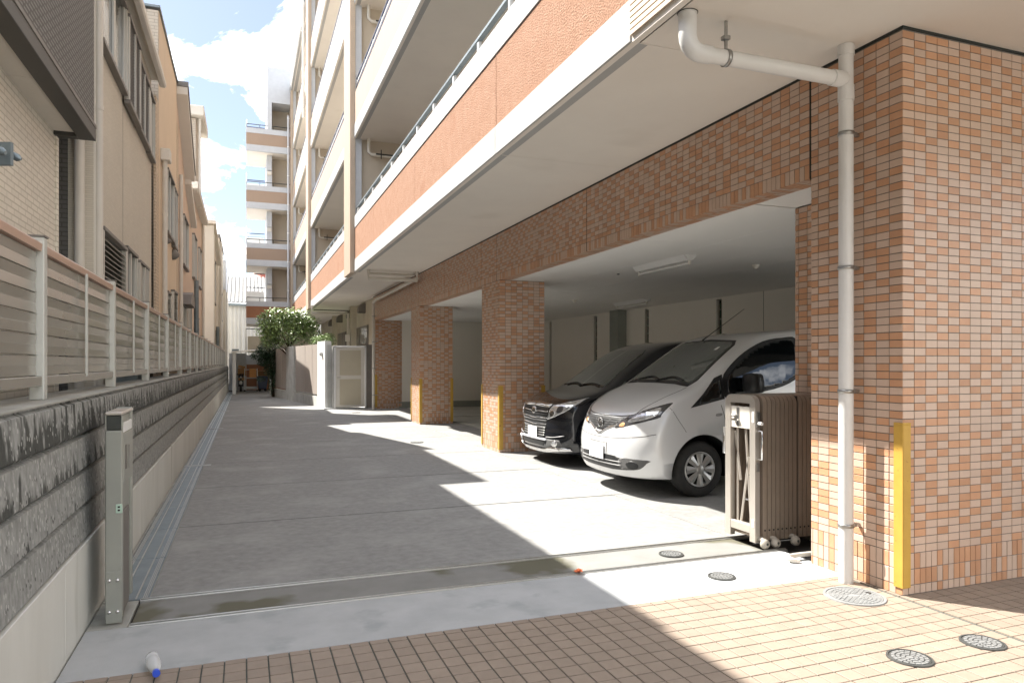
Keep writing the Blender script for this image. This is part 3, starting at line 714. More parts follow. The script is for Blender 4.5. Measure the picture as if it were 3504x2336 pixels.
pipe('x', [(px_, py_, 0), (px_, py_, 3.37)], .045, 'pvc', 'cream downpipe between the tan door and the farthest tiled column', org=(px_, py_, 0),
     clamps=[(px_, py_, z) for z in (.45, 1.28, 2.1, 2.9)], sock=[([(px_, py_, 3.32), (px_ + .01, py_ - .3, 3.38), (3.74, 16.2, 3.42)], .045)])
t = thing('cross_pipe', (2.9, 16.2, 3.4), 'twin cream pipes crossing under the soffit to the tiled beam', 'pipe')
MB().tube([(2.62, 16.2, 3.57), (2.62, 16.2, 3.37), (3.74, 16.2, 3.37), (3.74, 16.2, 3.57)], .045, 'pvc', n=16).build('pipe', parent=t)
MB().tube([(2.62, 16.32, 3.5), (3.7, 16.32, 3.5)], .03, 'pvc', n=12).build('pipe', parent=t)
t = thing('cross_pipe', (2.6, 27.2, 3.3), 'long cream pipe with a meter box on the wall behind the tree', 'pipe')
MB().tube([(2.3, 27.1, 3.57), (2.3, 27.1, 3.30), (3.62, 27.1, 3.30), (3.62, 27.1, .0)], .05, 'pvc', n=14).build('pipe', parent=t)
MB().tube([(2.35, 27.0, 3.40), (3.6, 27.0, 3.40)], .018, 'black_plastic', n=8).build('insulated_line', parent=t)
MB().cbox(3.5, 3.66, 26.9, 27.05, 2.25, 2.5, 'eave_cream', c=.01).build('meter_box', parent=t)
for (x, y, z0, z1, lab) in ((2.20, 29.9, 11.4, 18.5, 'tall white downpipe on the upper facade beside the middle pilaster'), (2.17, 40.1, 3.4, 14.8, 'grey downpipe in the corner where the stair wing meets the balconies')):
    t = thing('downpipe', (x, y, z0), lab, 'pipe')
    MB().tube([(x, y, z0), (x, y, z1)], .055, 'grey_paint' if z0 < 5 else 'white_paint', n=14).build('pipe', parent=t)
    z = z0 + .4
    while z < z1:
        MB().lathe([(.058, -.02), (.068, -.02), (.068, .02), (.058, .02)], (x, y, z), 'white_paint', n=14).build('collar', parent=t); z += 1.55
# ================================================================ YELLOW CORNER GUARDS
def guard(x, y, dx, dy, lab, h=1.07):
    """L-shaped steel angle: corner at (x,y), flanges run along dx and dy"""
    e = .004; w = .062; z0 = .045
    t = thing('corner_guard', (x, y, z0), lab, 'corner guard', 'yellow corner guards on the tiled columns')
    th = .007
    b = MB(); b.cbox(x - dx * .0, x + dx * w, y - dy * th, y, z0, h, 'yellow_guard', c=.002); b.build('flange', parent=t)
    b = MB(); b.cbox(x - dx * th, x, y - dy * th, y + dy * w, z0, h, 'yellow_guard', c=.002); b.build('flange', parent=t)
    MB().cbox(x - dx * .009, x + dx * w, y - dy * .009, y + dy * w * .98, h, h + .012, 'yellow_guard', c=.002).build('cap', parent=t)
    return t
q = .003
guard(PX - q, 3.285 - q, 1, 1, 'large weathered yellow corner guard on the near tiled column')
guard(PX - q, 10.80 - q, 1, 1, 'yellow guard on the camera-side corner of the tiled column next to the black minivan')
guard(PX - q, 11.72 + q, 1, -1, 'yellow guard on the far drive-side corner of the tiled column next to the black minivan')
guard(4.645 + q, 10.80 - q, -1, 1, 'yellow guard whose top just shows above the bonnet of the black minivan')
guard(PX - q, 16.40 - q, 1, 1, 'yellow guard on the camera-side corner of the middle free-standing tiled column')
guard(PX - q, 17.33 + q, 1, -1, 'thin-looking yellow guard on the far corner of the middle free-standing tiled column')
guard(4.66 + q, 16.40 - q, -1, 1, 'yellow guard on the garage-side corner of the middle free-standing tiled column')
guard(PX - q, 22.50 - q, 1, 1, 'smallest yellow guard, on the farthest tiled column beside the cream downpipe')
# ================================================================ MANHOLE COVERS
def cover(x, y, r, lab, big=False):
    t = thing('manhole_cover', (x, y, 0), lab, 'manhole cover')
    a, b_ = ('cover_grey', 'cover_grey') if big else ('iron_cover', 'iron_light')
    b = MB(); b.lathe([(0, .001), (r * .88, .001), (r * .90, -.002)], (x, y, .004), a, n=40, smooth=False); b.build('lid', parent=t)
    b = MB(); b.lathe([(r * .91, -.004), (r * .915, .003), (r, .003), (r * 1.01, -.004)], (x, y, .004), 'cover_grey' if big else 'iron_cover', n=40, smooth=False); b.build('rim', parent=t)
    b = MB()
    nr = 5 if big else 3
    for k in range(nr):
        r0 = r * (.22 + .64 * k / nr); r1 = r * (.22 + .64 * (k + .72) / nr); n_ = int((10 if big else 8) + k * (6 if big else 5))
        for s_ in range(n_):
            a0 = 2 * math.pi * (s_ + .5 * (k % 2)) / n_; a1 = a0 + 2 * math.pi / n_ * .78
            P = []
            for rr, aa in ((r0, a0), (r1, a0), (r1, a1), (r0, a1)): P.append((x + rr * math.cos(aa), y + rr * math.sin(aa)))
            b.prism(P, .004, .0085, b_)
    b.lathe([(0, .0085), (r * .15, .0085), (r * .16, .004)], (x, y, 0), b_, n=20, smooth=False)
    b.build('raised_pattern', parent=t)
    if big:
        b = MB()
        for s_ in (-1, 1): b.prism([(x + s_ * r * .62, y + .03 * s_), (x + s_ * r * .78, y + .005), (x + s_ * r * .62, y - .025)], .0042, .0092, 'black_plastic')
        b.build('key_slot', parent=t)
    return t
cover(3.56, 3.38, .18, 'largest pale grey round cover at the foot of the white downpipe', True)
cover(3.035, 4.615, .092, 'small iron cover between the two gate rails')
cover(3.04, 4.01, .092, 'small iron cover in the light concrete strip in front of the gate rails')
cover(3.07, 2.575, .105, 'dark iron cover in the tiled paving, the nearer to the camera of two')
cover(3.595, 2.585, .105, 'dark iron cover in the tiled paving nearest the right edge')
cover(2.93, 12.7, .12, 'iron cover in the sunlit drive near the edge of the building shadow')
cover(3.02, 20.9, .12, 'faint iron cover far up the drive in front of the tan door')
# ================================================================ FOLDED ACCORDION GATE
gate = thing('folding_gate', (3.76, 4.72, 0), 'folded brown accordion gate parked beside the near tiled column', 'gate')
def uframe(x0, x1, ya, yb, zt, th, mt, z0=.04, rad=.07):
    o = []; i_ = []
    for k in range(7):
        a = math.pi / 2 * k / 6
        o.append((ya + rad - rad * math.cos(a), zt - rad + rad * math.sin(a)))
    for k in range(7):
        a = math.pi / 2 * k / 6
        o.append((yb - rad + rad * math.sin(a), zt - rad + rad * math.cos(a)))
    outer = [(ya, z0)] + o + [(yb, z0)]
    r2 = rad - th if rad > th else .01
    ii = []
    for k in range(7):
        a = math.pi / 2 * k / 6
        ii.append((ya + th + r2 - r2 * math.cos(a), zt - th - r2 + r2 * math.sin(a)))
    for k in range(7):
        a = math.pi / 2 * k / 6
        ii.append((yb - th - r2 + r2 * math.sin(a), zt - th - r2 + r2 * math.cos(a)))
    inner = [(ya + th, z0)] + ii + [(yb - th, z0)]
    n = len(outer); b = MB(); vs = []
    for x in (x0, x1): vs += [(x, p[0], p[1]) for p in outer] + [(x, p[0], p[1]) for p in inner]
    fs = []
    for k in range(n - 1):
        fs += [(k, k + 1, n + k + 1, n + k), (2 * n + k, 3 * n + k, 3 * n + k + 1, 2 * n + k + 1), (k, 2 * n + k, 2 * n + k + 1, k + 1), (n + k, n + k + 1, 3 * n + k + 1, 3 * n + k)]
    for k in (0, n - 1): fs.append((k, n + k, 3 * n + k, 2 * n + k) if k == 0 else (k, 2 * n + k, 3 * n + k, n + k))
    bm = bmesh.new(); bv = [bm.verts.new(v) for v in vs]
    for f in fs: bm.faces.new([bv[q_] for q_ in f])
    bmesh.ops.recalc_face_normals(bm, faces=bm.faces); bm.verts.index_update()
    b.add([v.co[:] for v in bm.verts], [[v.index for v in f.verts] for f in bm.faces], mt); bm.free(); return b
YA, YB = 4.535, 4.905
uframe(3.755, 3.80, YA, YB, 1.20, .066, 'gate_frame').cbox(3.757, 3.80, YA + .066, YB - .066, .10, .17, 'gate_frame', c=.004).build('end_frame', parent=gate)
MB().cbox(3.762, 3.772, YA + .066, YB - .066, .93, 1.105, 'pvc', c=.002).cbox(3.757, 3.763, 4.735, 4.765, .945, 1.095, 'steel', c=.001).build('lock_plate', parent=gate)
MB().cbox(3.735, 3.760, 4.735, 4.80, .985, 1.005, 'chrome', c=.004).cbox(3.735, 3.76, 4.76, 4.81, 1.02, 1.035, 'steel', c=.004).build('latch', parent=gate)
MB().box(3.751, 3.7555, YA + .012, YA + .034, .985, 1.07, 'plate').box(3.751, 3.7555, YA + .012, YA + .034, .16, .22, 'plate').build('sticker', parent=gate)
for a, b_, c_, d_ in ((4.70, .95, 4.63, .14), (4.66, .70, 4.76, .14), (4.80, .93, 4.80, .14), (4.83, .9, 4.76, .5)):
    MB().tube([(3.80, a, b_), (3.80, c_, d_)], .012, 'gate_frame', n=6).build('lattice_bar', parent=gate)
for z in (.56, .36, .17): MB().tube([(3.80, 4.61, z), (3.80, 4.70, z - .006)], .008, 'chrome', n=8).build('link_pin', parent=gate)
for k in range(15):
    x = 3.822 + .0425 * k + (.012 if k >= 8 else 0)
    uframe(x, x + .036, YA - .012, YB + .012, 1.20, .05, 'gate_brown', z0=.055).cbox(x + .001, x + .0345, YA - .006, YB + .006, .055, .075, 'gate_brown', c=.002).build('fold_frame', parent=gate)
    MB().lathe([(0, -.004), (.007, -.004), (.007, 0)], (x + .018, YA - .012, .135), 'black_plastic', n=8, axis='y').build('bolt', parent=gate)
for k in (7,): MB().box(3.822 + .0425 * 8 - .006, 3.822 + .0425 * 8 + .012, YA + .0, YB, .06, 1.19, 'black_plastic').build('rubber_gasket', parent=gate)
MB().tube([(3.78, YA - .002, .92), (3.78, YA - .05, .92), (3.78, YA - .05, .70), (3.78, YA - .002, .70)], .010, 'chrome', n=8).build('handle', parent=gate)
MB().tube([(3.78, YB + .002, .92), (3.78, YB + .05, .92), (3.78, YB + .05, .70), (3.78, YB + .002, .70)], .010, 'chrome', n=8).build('handle', parent=gate)
MB().cbox(3.762, 3.796, YA - .012, YA, .95, 1.07, 'steel', c=.003).tube([(3.78, YA - .01, .98), (3.78, YA - .05, .98)], .014, 'white_paint', n=10).build('lock', parent=gate)
MB().cbox(3.765, 3.793, YA - .01, YA, .60, .67, 'steel', c=.003).build('latch_plate', parent=gate)
for x, y in ((3.80, 4.455), (3.905, 4.455), (4.10, 4.455)):
    cs = MB(); cs.lathe([(0, -.030), (.022, -.028), (.036, -.015), (.040, 0), (.036, .015), (.022, .028), (0, .030)], (x, y + .02, .042), 'castor_grey', n=20, axis='y')
    cs.lathe([(0, -.032), (.010, -.031), (.012, -.026)], (x, y + .02, .046), 'dark_steel', n=10, axis='y').cbox(x - .02, x + .02, y + .02, y + .09, .055, .088, 'castor_grey', c=.01); cs.build('castor', parent=gate)
# curved drain hose stub at the column foot
t = thing('drain_hose', (3.80, 4.13, .03), 'short bent grey drain pipe at the foot of the column below the gate', 'pipe')
MB().tube([(3.95, 4.155, .035), (3.82, 4.16, .035), (3.735, 4.15, .034), (3.715, 4.12, .032), (3.735, 4.10, .022), (3.775, 4.085, .012)], .018, 'pvc', n=12).build('hose', parent=t)
# ================================================================ GATE CATCH POST (left)
cp_ = thing('catch_post', (-.69, 4.66, 0), 'square metal gate post standing by the block wall at the end of the rails', 'post')
x0, x1, y0, y1 = -.730, -.645, 4.47, 4.87
MB().cbox(x0, x1, y0, y0 + .045, .03, 1.08, 'catch_metal', c=.006).build('front_face', parent=cp_)
MB().cbox(x0, x1 - .012, y0 + .046, y1 - .05, .05, 1.16, 'catch_metal', c=.004).build('core', parent=cp_)
MB().cbox(x1 - .0115, x1 - .002, y0 + .05, y1 - .14, .05, .62, 'taupe_trim', c=.003).build('side_groove', parent=cp_)
MB().cbox(x1 - .0115, x1 + .002, y0 + .046, y1 - .05, .78, 1.06, 'catch_metal', c=.004).cbox(x1 + .002, x1 + .006, y0 + .10, y0 + .14, .85, .99, 'taupe_trim', c=.002).cbox(x1 + .002, x1 + .006, y0 + .22, y0 + .25, .84, .98, 'steel', c=.002).build('catch_plate', parent=cp_)
MB().cbox(x1 - .011, x1 + .001, y0 + .046, y1 - .05, 1.063, 1.12, 'white_paint', c=.003).build('reflector', parent=cp_)
MB().cbox(x0, x1, y1 - .05, y1, .06, 1.19, 'catch_metal', c=.006).build('rear_leg', parent=cp_)
MB().cbox(x0 - .002, x1 + .003, y0, y1, 1.165, 1.185, 'gate_frame', c=.006).build('cap', parent=cp_)
MB().cbox(x0 + .006, x1 - .006, y0 + .006, y0 + .012, 1.085, 1.160, 'dark_steel', c=.002).cbox(x0, x0 + .006, y0, y0 + .04, 1.08, 1.165, 'catch_metal', c=.002).cbox(x1 - .006, x1, y0, y0 + .04, 1.08, 1.165, 'catch_metal', c=.002).build('head_window', parent=cp_)
MB().cbox(x0 + .004, x1 - .0, y0 - .006, y0, .01, .30, 'catch_metal', c=.002).build('base_sleeve', parent=cp_)
for z in (.075, .25):
    for x in (x0 + .022, x1 - .022):
        MB().lathe([(0, -.016), (.010, -.014), (.011, -.006)], (x, y0, z), 'chrome', n=10, axis='y').build('bolt', parent=cp_)
MB().cbox(x1 - .032, x1 + .001, y0 - .004, y0 + .001, .62, .67, 'plug_green', c=.002).box(x1 - .022, x1 - .010, y0 - .005, y0 - .0035, .632, .642, 'black_plastic').box(x1 - .022, x1 - .010, y0 - .005, y0 - .0035, .65, .66, 'black_plastic').build('socket_outlet', parent=cp_)
# foreground gate bolt at the far left edge
t = thing('gate_bolt', (-.42, .82, 1.4), 'dark grey steel bolt plate poking in close at the left edge', 'bolt')
S_, C_ = math.sin(R(20.65)), math.cos(R(20.65))
def ray(x, y, d):
    u = (x - 1752) / 2420 * d; v = (1240 - y) / 2420 * d
    return Vector((d * S_ + u * C_, d * C_ - u * S_, 1.46 + v))
pa = ray(-60, 525, 1.0); pb = ray(36, 525, 1.0)
dr_ = (pb - pa).normalized(); fw = Vector((dr_.y, -dr_.x, 0)) * -1
b = MB(); up = Vector((0, 0, .0162)); th = fw * .006
P = [pa - up, pb - up, pb + up, pa + up]
b.add(P + [p_ + th for p_ in P], [(0, 1, 2, 3), (7, 6, 5, 4), (0, 4, 5, 1), (1, 5, 6, 2), (2, 6, 7, 3), (3, 7, 4, 0)], 'galvanised'); b.build('plate', parent=t)
p0 = ray(-40, 512, .985); MB().tube([p0, ray(6, 518, .98), ray(20, 523, .98)], .0055, 'galvanised', n=10, radii=[.0058, .0058, .003]).build('pin', parent=t)
MB().tube([ray(36, 528, 1.02), ray(60, 540, 1.02), ray(72, 545, 1.02)], .0052, 'galvanised', n=10, radii=[.0052, .0056, .002]).build('pin', parent=t)
MB().tube([ray(-75, 525, 1.0) - Vector((0, 0, 1.75)), ray(-75, 525, 1.0) + Vector((0, 0, .15))], .01, 'dark_steel', n=12).build('bolt_post', parent=t)
# ================================================================ BOTTLE, LEAF
bt = thing('plastic_bottle', (-.40, 3.72, .033), 'clear plastic drink bottle with a blue cap lying on the concrete edge', 'bottle')
d = Vector((.042, -.21, 0)).normalized(); base = Vector((-.425, 3.825, .034))
prof = [(0.0, -.003), (.024, .0), (.031, .008), (.032, .03), (.029, .045), (.032, .06), (.032, .10), (.028, .14), (.018, .175), (.0125, .188), (.0125, .20)]
b = MB(); b.tube([base + d * h for r_, h in prof], .03, 'clear_plastic', n=18, radii=[max(r_, .002) for r_, h in prof]); b.build('bottle_body', parent=bt)
MB().tube([base + d * .196, base + d * .218], .0165, 'bottle_cap', n=18).build('cap', parent=bt)
t = thing('dead_leaf', (2.15, 4.40, 0), 'small crumpled orange scrap lying on the nearer gate rail', 'leaf')
b = MB()
for k in range(7):
    a = k * .9; c = Vector((2.15 + .012 * math.cos(a), 4.405 + .01 * math.sin(a), .024 + .006 * math.sin(2.3 * k)))
    b.add([c + Vector((.022 * math.cos(a + q_), .022 * math.sin(a + q_), .01 * math.cos(3 * a + q_))) for q_ in (0, 1.3, 2.6, 4.2)], [(0, 1, 2, 3)], 'leaf_orange')
b.build('scrap', parent=t)
# ================================================================ GARAGE CEILING FITTINGS
def tube_lamp(x, y, L_, lab):
    t = thing('fluorescent_lamp', (x, y, 2.79), lab, 'ceiling lamp', 'fluorescent lamps on the garage ceiling')
    MB().prism([(x - .10, 2.80), (x - .035, 2.735), (x + .035, 2.735), (x + .10, 2.80)], y, y + L_, 'white_paint', axis='y').build('housing', parent=t)
    MB().tube([(x, y + .02, 2.70), (x, y + L_ - .02, 2.70)], .015, 'tube_light', n=10).build('tube', parent=t)
    for yy in (y + .01, y + L_ - .04): MB().cbox(x - .015, x + .015, yy, yy + .03, 2.68, 2.738, 'eave_cream', c=.005).build('socket', parent=t)
tube_lamp(5.18, 7.45, 1.25, 'unlit tube lamp on the garage ceiling, the nearer and larger of two')
tube_lamp(7.9, 12.9, 1.30, 'unlit tube lamp on the garage ceiling, the smaller farther one')
for x, y, lab in ((6.55, 7.9, 'round cream detector on the garage ceiling right of the near lamp'), (6.62, 13.75, 'round cream detector on the garage ceiling left of the far lamp')):
    t = thing('ceiling_detector', (x, y, 2.80), lab, 'detector')
    MB().lathe([(.055, 2.80), (.055, 2.785), (.035, 2.775), (.032, 2.75), (.02, 2.742), (0, 2.742)], (x, y, 0), 'eave_cream', n=20).build('detector_body', parent=t)
for x, y in ((5.28, 9.45), (5.5, 5.3)):
    t = thing('ceiling_hook', (x, y, 2.80), 'tiny dark fixing on the garage ceiling' + (' near the white van' if y < 6 else ' above the black minivan bonnet'), 'fixing')
    MB().lathe([(.02, 2.80), (.02, 2.79), (0, 2.785)], (x, y, 0), 'dark_steel', n=10).build('hook_body', parent=t)
# ================================================================ ENCLOSURE WALL AND DOOR
dy_ = 22.75
dor = thing('side_door', (3.2, dy_, 0), 'tan two-panel door in a white frame at the end of the parking bays', 'door')
DX0, DX1 = 2.60, 3.60
MB().cbox(DX0, DX0 + .05, dy_ - .06, dy_ + .06, .03, 1.98, 'white_paint', c=.005).cbox(DX1 - .05, DX1, dy_ - .06, dy_ + .06, .03, 1.98, 'white_paint', c=.005).cbox(DX0, DX1, dy_ - .06, dy_ + .06, 1.93, 1.99, 'white_paint', c=.005).build('door_frame', parent=dor)
lf = MB().cbox(DX0 + .055, DX1 - .055, dy_ - .045, dy_ - .005, .06, 1.92, 'pvc', c=.004).build('door_leaf', parent=dor)
for z0, z1 in ((.13, .94), (1.06, 1.85)): MB().cbox(DX0 + .17, DX1 - .17, dy_ - .052, dy_ - .046, z0, z1, 'door_tan', c=.003).build('panel', parent=dor)
MB().cbox(DX0 + .09, DX0 + .20, dy_ - .10, dy_ - .085, .985, 1.0, 'chrome', c=.004).cbox(DX0 + .09, DX0 + .105, dy_ - .1, dy_ - .045, .985, 1.0, 'chrome', c=.003).build('handle', parent=dor)
MB().cbox(2.3, 3.84, dy_ - .02, dy_ + .3, -.02, .035, 'concrete_new', c=.004).build('threshold', parent=dor)
MB().box(3.605, 3.84, dy_ - .02, dy_ + .04, .03, 2.03, 'taupe_trim').build('side_panel', parent=dor)
enc = thing('enclosure_wall', (1.8, 26.5, 0), 'concrete yard wall with tall taupe panels running back from the white pier', 'wall')
A = Vector((2.376, 23.0, 0)); B = Vector((1.05, 32.6, 0)); dv = (B - A).normalized(); nv = Vector((dv.y, -dv.x, 0))
if nv.x > 0: nv = -nv
def wslab(s0, s1, z0, z1, mt, off=0.0, th=.16, name='panel'):
    P = [A + dv * s0 + nv * off, A + dv * s1 + nv * off, A + dv * s1 + nv * (off - th), A + dv * s0 + nv * (off - th)]
    return MB().prism([(p_.x, p_.y) for p_ in P], z0, z1, mt).build(name, parent=enc)
LW = (B - A).length
wslab(.9, LW, -.03, .34, 'pier_conc', .0, .20, 'base')
wslab(-.02, 1.0, -.03, 2.14, 'white_conc', .03, .20, 'white_pier')
MB().cbox(2.55, 2.598, 22.74, 23.2, -.03, 1.98, 'pier_conc', c=.006).cbox(2.42, 2.549, 22.92, 23.2, -.03, 2.02, 'pier_conc', c=.006).build('pier', parent=enc)
for s0, s1 in ((1.05, 2.0), (2.04, 3.1), (3.14, 4.75)): wslab(s0, s1, .40, 2.07, 'fence_taupe', -.03, .05)
wslab(4.85, 6.3, -.03, 2.08, 'pier_conc', .02, .22, 'pier')
for s0, s1 in ((6.35, 7.5), (7.54, 8.6), (8.64, 9.6)): wslab(s0, s1, .40, 2.05, 'fence_taupe', -.03, .05)
t = thing('bell_lamp', (2.2, 23.5, 1.72), 'round white lamp on the corner of the white concrete pier', 'lamp')
MB().lathe([(.085, 0), (.09, -.03), (.075, -.07), (.04, -.09), (0, -.095)], (2.30, 23.35, 1.75), 'white_paint', n=20, axis='x').build('lamp_body', parent=t)
# ================================================================ LEAN-TO AND WHAT STANDS UNDER IT
ln = thing('lean_to', (.2, 36, 0), 'low lean-to roof on a pale post at the far end of the drive', 'shelter')
MB().cbox(-.56, -.40, 34.6, 34.76, 0, 1.93, 'white_conc', c=.006).build('post', parent=ln)
MB().cbox(1.05, 1.2, 34.9, 35.05, 0, 1.96, 'white_conc', c=.006).build('post', parent=ln)
b = MB(); P = [(-.62, 34.5, 1.90), (1.4, 34.5, 2.05), (1.4, 39.9, 2.16), (-.62, 39.9, 2.03)]
b.add([p_ for p_ in P] + [(x, y, z + .05) for x, y, z in P], [(0, 3, 2, 1), (4, 5, 6, 7), (0, 1, 5, 4), (1, 2, 6, 5), (2, 3, 7, 6), (3, 0, 4, 7)], 'eave_cream'); b.build('roof', parent=ln)
MB().cbox(-.62, -.30, 36.9, 36.98, 2.0, 2.12, 'galvanised', c=.004).build('gutter_end', parent=ln)
MB().box(-.80, -.46, 39.95, 40.05, 0, 1.95, 'grey_paint').box(-.46, .05, 40.0, 40.1, 0, 1.95, 'grey_paint').build('rear_panel', parent=ln)
ct = thing('trolley', (.25, 38.3, 0), 'white wire trolley with an orange box on its top shelf under the lean-to', 'trolley')
cx, cy = .26, 38.2
for sx in (-.30, .30):
    for sy in (0, .38): MB().tube([(cx + sx, cy + sy, .04), (cx + sx, cy + sy, 1.16)], .02, 'white_paint', n=8).build('leg', parent=ct)
for z in (.22, .68): MB().cbox(cx - .31, cx + .31, cy - .01, cy + .4, z - (.10 if z < .4 else .03), z + .02, 'grey_paint', c=.006).build('shelf', parent=ct)
MB().tube([(cx - .3, cy, 1.10), (cx + .3, cy, 1.10)], .016, 'white_paint', n=8).build('rail', parent=ct)
for sx in (-.3, .3): MB().lathe([(0, -.02), (.045, -.018), (.045, .018), (0, .02)], (cx + sx, cy, .045), 'rubber', n=12, axis='y').build('castor', parent=ct)
def crate(x0, x1, y0, y1, z0, z1, mt, lab, tilt=0):
    t = thing('box', ((x0 + x1) / 2, (y0 + y1) / 2, z0), lab, 'box')
    MB().cbox(x0, x1, y0, y1, z0, z1, mt, c=.01).build('carton', parent=t)
    MB().cbox(x0 - .004, x1 + .004, (y0 + y1) / 2 - .03, (y0 + y1) / 2 + .03, z1 - .002, z1 + .004, 'eave_cream', c=.001).build('tape', parent=t)
    if tilt: t.rotation_euler = (0, tilt, 0)
    return t
crate(.18, .50, 38.1, 38.5, .705, 1.14, 'box_orange', 'orange box standing on the white trolley')
crate(-.36, .04, 38.6, 39.1, .78, 1.16, 'box_card', 'brown carton behind the left side of the white trolley')
crate(-.36, -.02, 38.5, 39.0, 1.17, 1.30, 'box_card', 'flat tilted carton on top of the brown carton by the trolley', .22)
crate(-.34, .0, 38.45, 38.9, .56, .70, 'box_card', 'low flat carton beside the shelf of the white trolley')
crate(.62, 1.2, 38.9, 39.4, .72, 1.02, 'wood_brown', 'dark wooden chest behind the blue bin under the lean-to')
t = thing('bin', (.85, 38.3, 0), 'dark blue waste bin to the right of the white trolley', 'bin')
MB().prism([(.62, .12), (1.0, .12), (1.08, .72), (.56, .72)], 38.0, 38.45, 'blue_plastic', axis='y').build('bin_body', parent=t)
MB().cbox(.54, 1.10, 37.97, 38.48, .72, .77, 'blue_plastic', c=.01).build('lid', parent=t)
for x in (.68, .95): MB().lathe([(0, -.03), (.07, -.03), (.07, .03), (0, .03)], (x, 38.4, .07), 'rubber', n=14, axis='y').build('wheel', parent=t)
t = thing('timber_board', (1.1, 38.6, 0), 'light timber board standing upright beside the blue bin', 'board')
MB().cbox(1.13, 1.22, 38.3, 38.5, .0, .78, 'box_card', c=.005).build('board', parent=t)
t = thing('scooter', (-.2, 38.2, 0), 'small dark scooter with a bright mudguard left of the white trolley', 'scooter')
MB().lathe([(.10, -.05), (.19, -.05), (.21, 0), (.19, .05), (.10, .05)], (-.22, 38.25, .21), 'rubber', n=20, axis='x').build('wheel', parent=t)
MB().tube([(-.22, 38.25, .21), (-.22, 38.32, .55), (-.22, 38.42, .85)], .035, 'black_plastic', n=10).tube([(-.42, 38.45, .86), (-.22, 38.42, .88), (-.02, 38.45, .86)], .018, 'black_plastic', n=8).build('fork', parent=t)
MB().tube([(-.22, 38.08, .40), (-.22, 38.2, .47), (-.22, 38.38, .42)], .07, 'white_paint', n=12).build('mudguard', parent=t)
MB().prism([(38.45, .25), (39.2, .22), (39.3, .6), (38.9, .66), (38.5, .85)], -.34, -.10, 'black_plastic', axis='x').build('body', parent=t)
MB().lathe([(0, -.03), (.06, -.02), (.075, .02), (0, .03)], (-.22, 38.36, .70), 'chrome', n=14, axis='y').build('headlight', parent=t)
# ================================================================ METAL BUILDING, TANK, CABLES
mbld = thing('metal_shed', (-.6, 52, 0), 'white corrugated metal building with a ribbed grey roof at the end of the drive', 'building')
b = MB(); b.box(-3.5, 6.0, 52.1, 62, 0, 5.45, 'tin_white'); b.build('wall', parent=mbld)
b = MB(); x = -3.5
while x < 3.5:
    b.prism([(x, 52.1), (x + .03, 52.04), (x + .12, 52.04), (x + .15, 52.1)], .0, 5.42, 'tin_white'); x += .25
b.build('wall_ribs', parent=mbld, kind='stuff')
b = MB(); x = -3.5; sl = (8.0 - 5.6) / 6.0
while x < 5.0:
    n_ = 6; vs = []; fs = []
    for k in range(n_ + 1):
        a = math.pi * k / n_; vs += [(x + .105 - .105 * math.cos(a), 51.85, 5.55 + .075 * math.sin(a)), (x + .105 - .105 * math.cos(a), 58.0, 8.0 + .075 * math.sin(a))]
    for k in range(n_): fs.append((2 * k, 2 * k + 1, 2 * k + 3, 2 * k + 2))
    b.add(vs, fs, 'roof_sheet', True); x += .26
b.add([(-3.5, 51.85, 5.55), (5, 51.85, 5.55), (5, 58, 8.0), (-3.5, 58, 8.0)], [(0, 1, 2, 3)], 'dark_trim')
b.build('ribbed_roof', parent=mbld)
MB().cbox(-3.5, 5, 51.75, 51.86, 5.33, 5.50, 'galvanised', c=.01).build('gutter', parent=mbld)
t = thing('roof_tank', (1.4, 60, 7.5), 'small white tank on a dark red base above the ribbed grey roof', 'tank')
MB().lathe([(.45, 8.60), (.62, 8.60), (.62, 8.68), (.42, 8.7), (.40, 9.15), (.55, 9.2), (.55, 9.3), (0, 9.3)], (1.18, 60, -.1), 'eave_cream', n=20).build('tank_body', parent=t)
MB().lathe([(1.1, 7.9), (1.05, 8.2), (.75, 8.45), (.45, 8.6), (0, 8.6)], (1.25, 60, -.1), 'red_tank', n=20).build('red_base', parent=t)
for i, (z0, z1) in enumerate(((14.6, 14.9), (13.9, 14.3), (13.4, 13.8), (9.6, 8.7))):
    t = thing('overhead_cable', (-6, 75, z0), ('topmost', 'second', 'third', 'lowest sagging')[i] + ' thin overhead cable crossing the pale sky past the end wing', 'cable')
    P = [(-14 + 34 * k / 12, 75, z0 + (z1 - z0) * k / 12 - .8 * math.sin(math.pi * k / 12) * (1 if i < 3 else .5)) for k in range(13)]
    MB().tube(P, .022, 'galvanised', n=5).build('wire', parent=t)
